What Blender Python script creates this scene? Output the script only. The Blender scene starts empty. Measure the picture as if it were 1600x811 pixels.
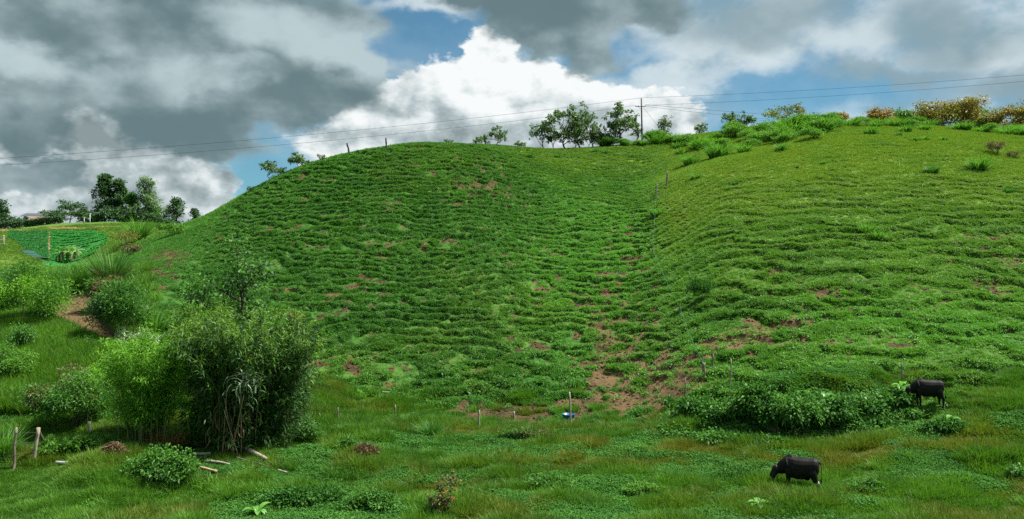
import bpy, bmesh, math, random
import numpy as np
from mathutils import Vector, Matrix

# ------------------------------------------------------------------ camera, world, sun, exposure
sc = bpy.context.scene
C = sc.collection
F = 1232.0                       # focal length in photo pixels (photo 1600 x 811)
HOR = 425.0                      # pixel row of the horizon
CAMZ = 10.0
cam = bpy.data.cameras.new('camera')
cam.sensor_width = 36.0
cam.lens = F / 1600.0 * 36.0
cam.clip_start = 0.5
cam.clip_end = 6000.0
camo = bpy.data.objects.new('camera', cam)
C.objects.link(camo)
PITCH = math.atan((HOR - 405.5) / F)
camo.location = (0, 0, CAMZ)
camo.rotation_euler = (math.radians(90) + PITCH, 0, 0)
sc.camera = camo

SUN_EL, SUN_AZ = math.radians(60), math.radians(80)     # azimuth from +Y (view) towards +X (right)
sun = bpy.data.lights.new('sun', 'SUN')
sun.energy = 5.0
sun.angle = math.radians(5.0)
sun.color = (1.0, 0.96, 0.88)
suno = bpy.data.objects.new('sun', sun)
C.objects.link(suno)
sdir = Vector((math.sin(SUN_AZ) * math.cos(SUN_EL), math.cos(SUN_AZ) * math.cos(SUN_EL), math.sin(SUN_EL)))
suno.rotation_euler = (-sdir).to_track_quat('-Z', 'Y').to_euler()
suno.location = (60, 20, 120)

sc.view_settings.view_transform = 'Standard'
sc.view_settings.look = 'None'
sc.view_settings.exposure = 1.14
sc.view_settings.gamma = 1.0
sc.view_settings.use_curve_mapping = False
sc.render.engine = 'CYCLES'
sc.cycles.max_bounces = 5
sc.cycles.diffuse_bounces = 3
sc.cycles.glossy_bounces = 2
sc.cycles.transmission_bounces = 3
sc.cycles.transparent_max_bounces = 6
sc.cycles.use_denoising = False


class NB:
    """small helper to write node trees as expressions"""
    def __init__(s, nt):
        s.nt = nt

    def put(s, sock, v):
        if isinstance(v, bpy.types.NodeSocket):
            s.nt.links.new(v, sock)
        elif isinstance(v, (tuple, list)) and sock.type == 'RGBA' and len(v) == 3:
            sock.default_value = (*v, 1)
        else:
            sock.default_value = v

    def node(s, t, **kw):
        n = s.nt.nodes.new(t)
        for k, v in kw.items():
            setattr(n, k, v)
        return n

    def m(s, op, a, b=None, c=None, clamp=False):
        n = s.node('ShaderNodeMath', operation=op, use_clamp=clamp)
        for i, v in enumerate((a, b, c)):
            if v is not None:
                s.put(n.inputs[i], v)
        return n.outputs[0]

    def v(s, op, a, b=None, out=0):
        n = s.node('ShaderNodeVectorMath', operation=op)
        s.put(n.inputs[0], a)
        if b is not None:
            s.put(n.inputs[1] if op != 'SCALE' else n.inputs['Scale'], b)
        return n.outputs['Value'] if op in ('LENGTH', 'DOT_PRODUCT') else n.outputs[0]

    def mix(s, f, a, b, blend='MIX'):
        n = s.node('ShaderNodeMix', data_type='RGBA', blend_type=blend)
        s.put(n.inputs[0], f)
        s.put(n.inputs[6], a)
        s.put(n.inputs[7], b)
        return n.outputs[2]

    def noise(s, vec, scale, detail=4, rough=0.5, dist=0.0):
        n = s.node('ShaderNodeTexNoise')
        if vec is not None:
            s.put(n.inputs['Vector'], vec)
        n.inputs['Scale'].default_value = scale
        n.inputs['Detail'].default_value = detail
        n.inputs['Roughness'].default_value = rough
        n.inputs['Distortion'].default_value = dist
        return n.outputs[0]

    def noisec(s, vec, scale, detail=4, rough=0.5):
        n = s.node('ShaderNodeTexNoise')
        s.put(n.inputs['Vector'], vec)
        n.inputs['Scale'].default_value = scale
        n.inputs['Detail'].default_value = detail
        n.inputs['Roughness'].default_value = rough
        return n.outputs[1]

    def step(s, x, lo, hi, to0=0.0, to1=1.0):
        n = s.node('ShaderNodeMapRange', interpolation_type='SMOOTHSTEP')
        s.put(n.inputs[0], x)
        n.inputs[1].default_value = lo
        n.inputs[2].default_value = hi
        n.inputs[3].default_value = to0
        n.inputs[4].default_value = to1
        return n.outputs[0]

    def comb(s, x, y, z):
        n = s.node('ShaderNodeCombineXYZ')
        for i, q in enumerate((x, y, z)):
            s.put(n.inputs[i], q)
        return n.outputs[0]


def azel(px, py):
    az = math.atan((px - 800) / F)
    return az, math.atan((HOR - py) / F * math.cos(az))


def build_world():
    w = bpy.data.worlds.new('World')
    sc.world = w
    w.use_nodes = True
    nt = w.node_tree
    nt.nodes.clear()
    b = NB(nt)
    STR = 0.05
    sky = b.node('ShaderNodeTexSky', sky_type='NISHITA')
    sky.sun_disc = False
    sky.sun_elevation = SUN_EL
    sky.sun_rotation = SUN_AZ
    sky.altitude = 1200
    d = b.node('ShaderNodeTexCoord').outputs['Generated']
    d = b.v('NORMALIZE', d)
    sp = b.node('ShaderNodeSeparateXYZ')
    b.put(sp.inputs[0], d)
    az = b.m('ARCTAN2', sp.outputs[0], sp.outputs[1])
    el = b.m('ARCSINE', sp.outputs[2])
    P0 = b.comb(az, el, 0.0)
    # noise fields live on the sphere of directions, stretched a little so that clouds lie flat
    dn = b.v('MULTIPLY', d, (1.0, 1.0, 1.55))
    w1 = b.v('SCALE', b.v('SUBTRACT', b.noisec(dn, 5.0, 3, .5), (.5, .5, .5)), 0.16)
    w2 = b.v('SCALE', b.v('SUBTRACT', b.noisec(dn, 17.0, 4, .6), (.5, .5, .5)), 0.06)
    P = b.v('ADD', P0, b.v('ADD', w1, w2))
    w3 = b.v('SCALE', b.v('SUBTRACT', b.noisec(dn, 30.0, 5, .62), (.5, .5, .5)), 0.045)
    PC = b.v('ADD', P0, b.v('ADD', b.v('SCALE', w1, 0.22), w3))   # crisper, for the cumulus outlines

    def blobs(p, lst):
        acc = None
        for (px, py, rx, ry) in lst:
            a0, e0 = azel(px, py)
            q = b.v('MULTIPLY', b.v('SUBTRACT', p, (a0, e0, 0)), (F / rx, F / ry, 0))
            q = b.m('SUBTRACT', 1.0, b.v('LENGTH', q))
            acc = q if acc is None else b.m('SMOOTH_MAX', acc, q, 0.12)
        return acc

    fb = b.noise(dn, 6.0, 7, .55)
    fb2 = b.noise(b.v('ADD', dn, (3.1, 1.7, 0.4)), 13.0, 7, .58)
    L = (0.012, 0.0, 0.022)
    bil0 = b.noise(dn, 24.0, 7, .55)
    bil1 = b.noise(b.v('ADD', dn, L), 24.0, 7, .55)
    rel = b.m('MULTIPLY', b.m('SUBTRACT', bil0, bil1), 1.5)          # lumps lit from above
    big0 = b.noise(dn, 8.0, 5, .5)
    big1 = b.noise(b.v('ADD', dn, (0.03, 0, 0.055)), 8.0, 5, .5)
    relb = b.m('MULTIPLY', b.m('SUBTRACT', big0, big1), 1.3)

    K = 9.5
    def col(r, g, bb):
        return (r * K, g * K, bb * K)

    # clear air
    base = b.mix(1.0, sky.outputs[0], (0.50, 0.90, 0.92), 'MULTIPLY')
    # high thin veil everywhere, thinner in the blue gaps
    gaps = blobs(P, [(660, 85, 150, 90), (440, 262, 150, 62), (1270, 150, 210, 48), (960, 85, 120, 40), (1150, 200, 130, 34), (590, 35, 90, 50)])
    gm = b.step(gaps, -0.35, 0.65)
    veil = b.step(b.m('ADD', fb, b.m('MULTIPLY', fb2, 0.35)), 0.36, 0.86, 0.52, 1.0)
    veil = b.m('MULTIPLY', veil, b.m('SUBTRACT', 1.0, b.m('MULTIPLY', gm, 0.86)))
    vc = b.mix(b.step(b.m('ADD', fb2, relb), 0.3, 0.75), col(.25, .38, .45), col(.64, .74, .78))
    out = b.mix(veil, base, vc)
    # brighter streaks on the right
    br = blobs(P, [(1130, 55, 190, 60), (1575, 70, 60, 60), (1330, 70, 90, 60), (1050, 115, 220, 30), (640, 20, 160, 26)])
    brm = b.m('MULTIPLY', b.step(b.m('ADD', br, b.m('MULTIPLY', b.m('SUBTRACT', fb2, .5), 1.6)), -0.1, 0.9), 0.75)
    out = b.mix(brm, out, col(.68, .77, .80))
    gr = blobs(P, [(1480, 45, 110, 70), (1210, 20, 160, 50), (1560, 150, 140, 40), (1400, 120, 150, 26)])
    grm = b.m('MULTIPLY', b.step(b.m('ADD', gr, b.m('MULTIPLY', b.m('SUBTRACT', fb2, .5), 1.6)), -0.1, 0.8), 0.75)
    out = b.mix(grm, out, col(.26, .36, .40))

    # white cumulus behind the ridge and at the left
    cu = blobs(PC, [(765, 120, 62, 64), (712, 150, 70, 62), (640, 165, 62, 48), (590, 210, 80, 60), (840, 150, 80, 56),
                    (905, 160, 60, 48), (970, 180, 80, 50), (1045, 185, 50, 46), (1062, 215, 42, 40), (760, 230, 300, 80),
                    (545, 235, 60, 30), (1165, 205, 22, 16), (1190, 215, 26, 16),
                    (255, 275, 70, 50), (310, 300, 60, 56), (200, 300, 120, 60), (330, 340, 48, 40), (90, 330, 180, 70),
                    (60, 180, 80, 70), (115, 220, 70, 50), (30, 130, 60, 40), (170, 250, 60, 40)])
    cum = b.step(b.m('ADD', cu, b.m('MULTIPLY', b.m('SUBTRACT', bil0, .5), 0.55)), -0.05, 0.13)
    sh = b.m('ADD', b.m('MULTIPLY', rel, 0.9), relb)
    # grey bases: thick part of the cloud seen from below
    a0, e0 = azel(800, 140)
    low = b.step(el, azel(800, 90)[1], azel(800, 235)[1] , 0.0, 1.0)
    thick = b.step(cu, 0.25, 0.95)
    g = b.m('ADD', b.m('SUBTRACT', 1.02, b.m('MULTIPLY', low, 0.42)), sh)
    g = b.m('SUBTRACT', g, b.m('MULTIPLY', thick, 0.14))
    g = b.m('SUBTRACT', g, b.step(az, -0.20, -0.50, 0.0, 0.20))
    cc = b.node('ShaderNodeValToRGB')
    cr = cc.color_ramp
    cr.elements[0].position = 0.1
    cr.elements[0].color = (*col(.25, .315, .33), 1)
    cr.elements[1].position = 0.95
    cr.elements[1].color = (*col(.90, .93, .93), 1)
    e = cr.elements.new(0.45)
    e.color = (*col(.45, .53, .55), 1)
    e = cr.elements.new(0.70)
    e.color = (*col(.72, .78, .79), 1)
    b.put(cc.inputs[0], g)
    out = b.mix(cum, out, cc.outputs[0])

    # dark rain clouds nearer to the camera
    dk = blobs(P, [(300, 130, 310, 85), (470, 155, 150, 72), (120, 40, 300, 74), (330, 20, 230, 70), (545, 145, 75, 52),
                   (420, 80, 150, 70), (260, 190, 120, 42), (10, 190, 44, 36), (0, 262, 90, 22),
                   (870, 30, 125, 72), (800, -20, 150, 60), (920, 60, 60, 45), (960, -10, 130, 50)])
    dkm = b.step(b.m('ADD', dk, b.m('MULTIPLY', b.m('SUBTRACT', fb2, .5), 0.8)), -0.12, 0.20)
    dsh = b.m('ADD', b.m('ADD', b.m('MULTIPLY', relb, 1.0), b.m('MULTIPLY', b.m('SUBTRACT', fb, .5), 0.8)), b.m('MULTIPLY', rel, 0.12))
    lite = blobs(P, [(400, 30, 120, 45), (470, 75, 120, 40), (330, 130, 90, 25), (540, 110, 60, 30), (10, 90, 100, 26)])
    dsh = b.m('ADD', dsh, b.m('MULTIPLY', b.step(lite, -0.5, 0.9), 0.42))
    dsh = b.m('SUBTRACT', dsh, b.m('MULTIPLY', b.step(blobs(P, [(430, 150, 190, 60), (870, 30, 130, 75), (130, 30, 160, 60), (290, 200, 120, 40)]), -0.2, 0.9), 0.26))
    dcol = b.mix(b.step(b.m('ADD', dsh, 0.42), 0.1, 1.0), col(.128, .200, .218), col(.47, .585, .61))
    out = b.mix(b.m('MULTIPLY', dkm, 0.96), out, dcol)

    # lower hemisphere: dull ground bounce
    out = b.mix(b.step(sp.outputs[2], -0.02, -0.12), out, col(.05, .08, .04))
    bg = b.node('ShaderNodeBackground')
    b.put(bg.inputs[0], out)
    bg.inputs[1].default_value = STR
    wo = b.node('ShaderNodeOutputWorld')
    nt.links.new(bg.outputs[0], wo.inputs[0])


build_world()
# ------------------------------------------------------------------ numeric helpers
rng = np.random.default_rng(7)


def _h(ix, iy, seed):
    h = (ix.astype(np.int64) * 374761393 + iy.astype(np.int64) * 668265263 + seed * 1442695041) & 0xFFFFFFFF
    h = ((h ^ (h >> 13)) * 1274126177) & 0xFFFFFFFF
    return ((h ^ (h >> 16)) & 0xFFFF) / 65535.0


def vnoise(x, y, seed=0):
    x = np.asarray(x, float)
    y = np.asarray(y, float)
    ix = np.floor(x)
    iy = np.floor(y)
    fx = x - ix
    fy = y - iy
    fx = fx * fx * fx * (fx * (fx * 6 - 15) + 10)
    fy = fy * fy * fy * (fy * (fy * 6 - 15) + 10)
    a = _h(ix, iy, seed)
    b = _h(ix + 1, iy, seed)
    c = _h(ix, iy + 1, seed)
    d = _h(ix + 1, iy + 1, seed)
    return (a * (1 - fx) + b * fx) * (1 - fy) + (c * (1 - fx) + d * fx) * fy


def fbm(x, y, seed=0, oct=4, rough=0.5):
    s, a, n = 0.0, 1.0, 0.0
    for k in range(oct):
        s = s + a * vnoise(np.asarray(x) * 2 ** k + 17.3 * k, np.asarray(y) * 2 ** k - 9.1 * k, seed + k)
        n += a
        a *= rough
    return s / n


def sst(x, a, b):
    t = np.clip((np.asarray(x, float) - a) / (b - a), 0, 1)
    return t * t * (3 - 2 * t)


def pchip(x, y, xi):
    x = np.asarray(x, float)
    y = np.asarray(y, float)
    h = np.diff(x)
    dl = np.diff(y) / h
    m = np.zeros_like(y)
    for i in range(1, len(x) - 1):
        if dl[i - 1] * dl[i] > 0:
            w1, w2 = 2 * h[i] + h[i - 1], h[i] + 2 * h[i - 1]
            m[i] = (w1 + w2) / (w1 / dl[i - 1] + w2 / dl[i])
    m[0], m[-1] = dl[0], dl[-1]
    xi = np.clip(xi, x[0], x[-1])
    k = np.clip(np.searchsorted(x, xi) - 1, 0, len(x) - 2)
    t = (xi - x[k]) / h[k]
    return ((1 + 2 * t) * (1 - t) ** 2 * y[k] + t * (1 - t) ** 2 * h[k] * m[k]
            + t * t * (3 - 2 * t) * y[k + 1] + t * t * (t - 1) * h[k] * m[k + 1])


# ------------------------------------------------------------------ the lie of the land
# height profiles of the valley and its hills along lines of sight: (distance, row) pairs and a tail of (distance, height)
def Z(Y, py):
    return CAMZ + (HOR - py) / F * Y


NEAR = [(1.5, 8.3), (8, 6.3), (16, 3.8), (24, 1.4)]
PROF = {
    0: ([(31, 811), (38, 720), (44, 650), (54, 560), (64, 500), (80, 440), (100, 410), (125, 386), (150, 369), (176, 357)], [(210, 20.3), (400, 14), (1500, -60)]),
    100: ([(31, 811), (38, 720), (44, 655), (54, 560), (64, 500), (74, 465), (84, 440), (105, 420), (130, 405), (142, 382), (155, 361), (174, 350)], [(210, 20.8), (400, 14), (1500, -60)]),
    170: ([(31, 811), (37, 720), (43, 660), (49, 600), (56, 540), (65, 490), (77, 450), (92, 420), (112, 395), (135, 370), (158, 352), (174, 348)], [(210, 20.8), (400, 14), (1500, -60)]),
    240: ([(31, 811), (40, 700), (43, 660), (50, 600), (57, 540), (66, 480), (78, 430), (92, 395), (112, 370), (145, 357), (168, 349)], [(200, 20.5), (400, 14), (1500, -60)]),
    310: ([(31, 811), (42, 690), (47, 640), (56, 560), (65, 490), (77, 430), (92, 382), (106, 354), (113, 346)], [(135, 18.4), (170, 18.4), (400, 12), (1500, -60)]),
    400: ([(31, 811), (42, 690), (48, 640), (57, 560), (67, 480), (81, 400), (95, 340), (107, 303), (113, 293)], [(135, 22.5), (170, 20.5), (400, 12), (1500, -60)]),
    470: ([(31, 811), (42, 695), (49, 645), (59, 560), (68, 480), (80, 400), (93, 330), (105, 280), (113, 260)], [(135, 25.4), (170, 22.5), (400, 12), (1500, -60)]),
    540: ([(31, 811), (42, 700), (50, 650), (60, 560), (68.5, 480), (80, 400), (93, 320), (105, 266), (114, 240)], [(135, 28.6), (170, 27), (400, 14), (1500, -60)]),
    600: ([(31, 811), (42, 700), (51, 650), (60.5, 560), (69, 480), (80.5, 400), (93.5, 320), (106, 260), (116, 230)], [(137, 30.0), (170, 29), (400, 14), (1500, -60)]),
    650: ([(31, 811), (42, 700), (51, 655), (61, 560), (70, 480), (81, 400), (94, 320), (107, 258), (119, 223)], [(140, 31.6), (175, 31), (400, 14), (1500, -60)]),
    750: ([(31, 811), (42, 705), (51, 655), (61, 560), (70, 480), (82, 400), (96, 320), (110, 262), (127, 226)], [(148, 33.0), (180, 32), (400, 14), (1500, -60)]),
    850: ([(31, 811), (42, 705), (50.5, 655), (58, 590), (67, 520), (79, 440), (95, 360), (111, 300), (125, 260), (141, 232)], [(158, 33.6), (190, 31), (400, 14), (1500, -60)]),
    930: ([(31, 811), (42, 705), (50, 655), (58, 590), (66, 520), (78, 440), (91, 375), (106, 319), (121, 280), (136, 250), (151, 230)], [(170, 34.2), (200, 31.5), (400, 14), (1500, -60)]),
    1000: ([(31, 811), (42, 705), (50, 650), (58, 580), (66.5, 510), (77, 440), (89, 380), (102, 332), (112, 303), (127, 270), (142, 240), (156, 222)], [(175, 36), (210, 33), (400, 14), (1500, -60)]),
    1040: ([(31, 811), (42, 700), (49, 640), (57, 570), (66, 500), (76, 430), (89, 362), (103, 306), (112, 281), (121, 276), (130, 262), (145, 236), (160, 216)], [(180, 37.5), (215, 34), (400, 14), (1500, -60)]),
    1100: ([(31, 811), (43, 690), (44, 675), (47.5, 616), (50, 590), (59, 520), (71, 440), (85, 360), (99, 300), (112, 260), (127, 249), (145, 228), (162, 209)], [(185, 38), (220, 34), (400, 14), (1500, -60)]),
    1200: ([(31, 811), (43, 688), (44.3, 662), (46.5, 606), (48, 590), (58, 500), (69.5, 420), (85, 340), (100, 279), (116, 237), (132, 222), (150, 205), (165, 196)], [(190, 40), (230, 36), (400, 15), (1500, -60)]),
    1300: ([(31, 811), (43, 684), (44, 656), (46, 598), (48.5, 575), (57, 500), (68, 420), (83, 340), (98, 280), (115, 228), (130, 203), (148, 190)], [(175, 42), (230, 37), (400, 15), (1500, -60)]),
    1400: ([(31, 811), (38, 718), (43.5, 662), (44.7, 640), (46.5, 600), (50, 562), (60, 480), (72, 400), (87, 320), (103, 260), (120, 215), (134, 201), (150, 192)], [(175, 41), (230, 37), (400, 15), (1500, -60)]),
    1500: ([(31, 811), (37.5, 720), (42.5, 660), (45.5, 622), (49.5, 570), (60, 480), (72, 400), (87, 320), (103, 260), (120, 218), (134, 205), (150, 199)], [(175, 40), (230, 36), (400, 15), (1500, -60)]),
    1600: ([(31, 811), (37, 720), (43, 640), (49.5, 570), (60, 480), (72, 400), (87, 320), (103, 260), (120, 222), (134, 208), (150, 203)], [(175, 40), (230, 36), (400, 15), (1500, -60)]),
}
for extra, src in ((-200, 0), (-700, 0), (1850, 1600), (2400, 1600)):
    PROF[extra] = PROF[src]

LY0, LY1 = math.log(1.5), math.log(1500.0)
GLY = np.linspace(LY0, LY1, 900)
GU = np.arange(-700, 2401, 10.0)


def build_grid():
    ks = sorted(PROF)
    cols = []
    for k in ks:
        pts, tail = PROF[k]
        ys = [p[0] for p in NEAR] + [p[0] for p in pts] + [t[0] for t in tail]
        zs = [p[1] for p in NEAR] + [Z(*p) for p in pts] + [t[1] for t in tail]
        cols.append(pchip(np.log(ys), zs, GLY))
    cols = np.array(cols)
    g = np.zeros((len(GU), len(GLY)))
    for j in range(len(GLY)):
        g[:, j] = pchip(ks, cols[:, j], GU)

    def blur(a, sig, ax):
        r = int(sig * 3) + 1
        k = np.exp(-0.5 * (np.arange(-r, r + 1) / sig) ** 2)
        k /= k.sum()
        pad = [(0, 0), (0, 0)]
        pad[ax] = (r, r)
        return np.apply_along_axis(lambda q: np.convolve(q, k, 'valid'), ax, np.pad(a, pad, mode='edge'))
    return blur(blur(g, 2.0, 0), 2.0, 1)


GRID = build_grid()


def base_z(u, Y):
    """smooth land height at line of sight u (photo column) and distance Y"""
    fu = np.clip((np.asarray(u, float) - GU[0]) / 10.0, 0, len(GU) - 1.001)
    fy = np.clip((np.log(np.asarray(Y, float)) - LY0) / (LY1 - LY0) * (len(GLY) - 1), 0, len(GLY) - 1.001)
    iu, iy = fu.astype(int), fy.astype(int)
    a, b = fu - iu, fy - iy
    return ((GRID[iu, iy] * (1 - a) + GRID[iu + 1, iy] * a) * (1 - b)
            + (GRID[iu, iy + 1] * (1 - a) + GRID[iu + 1, iy + 1] * a) * b)


def ell(u, Y, u0, Y0, ru, rY):
    return np.clip(1.4 - np.hypot((u - u0) / ru, (Y - Y0) / rY), 0, 1)


# path of trodden earth: centre line (column, distance, half width in metres)
PATH = np.array([(184, 55.5, .8), (162, 58, 1.1), (140, 61, 1.5), (120, 65, 2.1), (106, 69.5, 2.6), (102, 73, 2.7), (114, 76.5, 2.4), (136, 80, 1.7), (152, 84, 1.0)])


def path_mask(u, Y, grow=0.0):
    X = (u - 800) / F * Y
    px = (PATH[:, 0] - 800) / F * PATH[:, 1]
    best = np.full(np.shape(X), -9.0)
    for i in range(len(PATH) - 1):
        ax, ay, bx, by = px[i], PATH[i, 1], px[i + 1], PATH[i + 1, 1]
        t = np.clip(((X - ax) * (bx - ax) + (Y - ay) * (by - ay)) / ((bx - ax) ** 2 + (by - ay) ** 2), 0, 1)
        dd = np.hypot(X - ax - t * (bx - ax), Y - ay - t * (by - ay))
        best = np.maximum(best, PATH[i, 2] * (1 - t) + PATH[i + 1, 2] * t + grow - dd)
    return best


def field_mask(u, Y):
    """the tilled field on the far hillside"""
    up = np.interp(u, [10, 40, 100, 150, 165, 172], [160, 158, 155, 150, 143, 132])
    lo = np.interp(u, [10, 30, 60, 100, 150, 172], [150, 138, 118, 113, 116, 130])
    return np.minimum(np.minimum(up - Y, Y - lo), np.minimum(u - 14, 170 - u) * .6)


def surface(u, Y):
    """final height and the masks that drive grass and soil"""
    u = np.asarray(u, float)
    Y = np.asarray(Y, float)
    X = (u - 800) / F * Y
    z0 = base_z(u, Y)
    slope = (base_z(u, Y * 1.02) - base_z(u, Y * 0.98)) / (0.04 * Y)
    pm = path_mask(u, Y)
    fm = field_mask(u, Y)
    left_bg = (1 - sst(u, 175, 250)) * sst(Y, 30, 34)             # valley side at the left, not terraced
    left_bg = np.maximum(left_bg, (1 - sst(u, 250, 330)) * sst(Y, 104, 116))
    hill = sst(slope, 0.16, 0.32) * (1 - left_bg)
    # the upper right shoulder and the head of the swale are smooth pasture
    right = sst(u, 985, 1060)
    smooth_r = np.clip(right * (.26 + .60 * sst(Y, 66, 112)) * (.72 + .56 * fbm(X / 9, Y / 6, 23, 3)), 0, .92)
    swale = sst(u + (Y - 110) * 2.6, 800, 870) * (1 - right) * sst(Y, 96, 112)
    T = hill * (1 - smooth_r) * (1 - 0.62 * swale)
    T = T * (0.80 + 0.55 * fbm(X / 7, Y / 5, 21, 3))
    # land waves
    z = z0 + hill * (fbm(X / 11, Y / 11, 3, 3) - .5) * 0.6
    flat = (1 - sst(Y, 46, 52)) * sst(Y, 26, 30)
    z = z + (fbm(X / 4.5, Y / 3.2, 5, 4) - .5) * 0.75 * flat + (fbm(X / 1.3, Y / 1.0, 6, 3) - .5) * 0.22 * flat
    z = z + left_bg * (fbm(X / 5, Y / 5, 8, 3) - .5) * 0.7
    # cattle terraces: treads and risers of unequal height that fork and fade
    s = 0.70 + 0.34 * sst(u, 1000, 1150)
    warp = (fbm(X / 9, Y / 9.0, 11, 2) - .5) * 2.0 + (fbm(X / 2.6, Y / 2.4, 12, 3) - .5) * 1.4
    ph = (z + warp) / s
    t = ph - np.floor(ph)
    row = np.floor(ph)
    amp = 0.38 + 0.95 * vnoise(X / 4.2 + row * 7.7, row * 3.3, 14)
    prof = 0.10 * t + 0.90 * sst(t, 0.66, 0.99) - t
    z = z + s * prof * T * np.clip(amp, 0, 1.1)
    # hummocks on the risers
    z = z + T * 0.26 * (fbm(X / 0.6, Y / 0.9, 15, 3) - .5)
    # soil
    n1 = fbm(X / 3.2, Y / 4.0, 31, 4)
    n2 = fbm(X / 0.8, Y / 0.9, 32, 3)
    so = 0.16 * sst(n1, .50, .68) * hill
    so = so + 0.85 * ell(u, Y, 990, 55, 105, 7.0) * hill + 1.05 * ell(u, Y, 880, 52, 170, 3.4) + .75 * ell(u, Y, 800, 52.5, 90, 2.6) + 0.7 * ell(u, Y, 1060, 51.5, 60, 3.5)
    so = so + 0.5 * ell(u, Y, 975, 66, 60, 15)
    so = so + 0.6 * ell(u, Y, 1190, 55, 90, 4) + 0.35 * ell(u, Y, 1350, 60, 260, 9) + 0.35 * ell(u, Y, 1540, 75, 70, 8)
    so = so + 0.42 * ell(u, Y, 780, 106, 75, 9) * (1 - swale) + 0.12 * ell(u, Y, 640, 95, 330, 25)
    so = so + 0.85 * ell(u, Y, 255, 84, 40, 14) * sst(n1, .40, .60) + 0.2 * ell(u, Y, 545, 66, 120, 12)
    so = so * (0.35 + 0.9 * n1 + 0.9 * (n2 - .5))
    so = so + T * 0.46 * (0.30 + 0.9 * n1) * (1 - .45 * right) * (1 - .5 * swale) * (1 - sst(np.abs(t - 0.36), .12, .34))                  # feet of the risers: bare soil, thickened to paint the shade under the brows
    gully = ell(u, Y, 800, 51.5, 190, 2.2)
    so = np.maximum(so, sst(pm, -0.3, 0.3))
    soil = sst(so + 0.8 * (n2 - .5), 0.36, 0.60)
    lip = (1 - sst(np.abs(((t + .5) % 1.0) - .44), .05, .30)) * hill             # brow of each riser
    z = z - 0.10 * sst(pm, -.2, .5)
    return z, dict(soil=soil, T=T, t=t, lip=lip, hill=hill, pm=pm, fm=fm, flat=flat, left=left_bg, X=X,
                   right=right, smooth_r=smooth_r, swale=swale, n1=n1, n2=n2, slope=slope)


def height(u, Y):
    return float(surface(np.array([u]), np.array([Y]))[0][0])


def place(px, Y):
    """world point on the ground at photo column px and distance Y"""
    return Vector(((px - 800) / F * Y, Y, height(px, Y)))


_RY = np.exp(np.linspace(math.log(26), math.log(200), 2600))


def hit(px, py, far=False):
    """first point of the land seen at photo pixel px, py"""
    z, _ = surface(np.full(len(_RY), float(px)), _RY)
    ray = CAMZ + (HOR - py) / F * _RY
    k = np.nonzero(z >= ray)[0]
    if len(k) == 0:
        k = [int(np.argmax((z - CAMZ) / _RY))]
    Y = _RY[k[0]]
    return Vector(((px - 800) / F * Y, Y, z[k[0]]))


def ground(x, y):
    return height(800 + F * x / y, y)


# ------------------------------------------------------------------ mesh helpers
def mesh_np(name, verts, faces, mat=None, parent=None, tint=None, smooth=False, attrs=None):
    """one mesh object from numpy arrays; faces is an (n,3) or (n,4) array or a list of such arrays"""
    if not isinstance(faces, list):
        faces = [faces]
    faces = [np.asarray(f, np.int32) for f in faces if len(f)]
    me = bpy.data.meshes.new(name)
    verts = np.asarray(verts, np.float32)
    me.vertices.add(len(verts))
    me.vertices.foreach_set('co', verts.ravel())
    loops = np.concatenate([f.ravel() for f in faces])
    tot = np.concatenate([np.full(len(f), f.shape[1], np.int32) for f in faces])
    start = np.concatenate([[0], np.cumsum(tot)[:-1]]).astype(np.int32)
    me.loops.add(len(loops))
    me.loops.foreach_set('vertex_index', loops)
    me.polygons.add(len(tot))
    me.polygons.foreach_set('loop_start', start)
    me.polygons.foreach_set('loop_total', tot)
    me.update(calc_edges=True)
    if smooth:
        me.polygons.foreach_set('use_smooth', np.ones(len(tot), bool))
    if tint is not None:
        a = me.attributes.new('tint', 'FLOAT', 'POINT')
        a.data.foreach_set('value', np.asarray(tint, np.float32))
    for k, v in (attrs or {}).items():
        a = me.attributes.new(k, 'FLOAT', 'POINT')
        a.data.foreach_set('value', np.asarray(v, np.float32))
    me.validate()
    if mat:
        me.materials.append(mat)
    o = bpy.data.objects.new(name, me)
    C.objects.link(o)
    if parent:
        o.parent = parent
    return o


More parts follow.
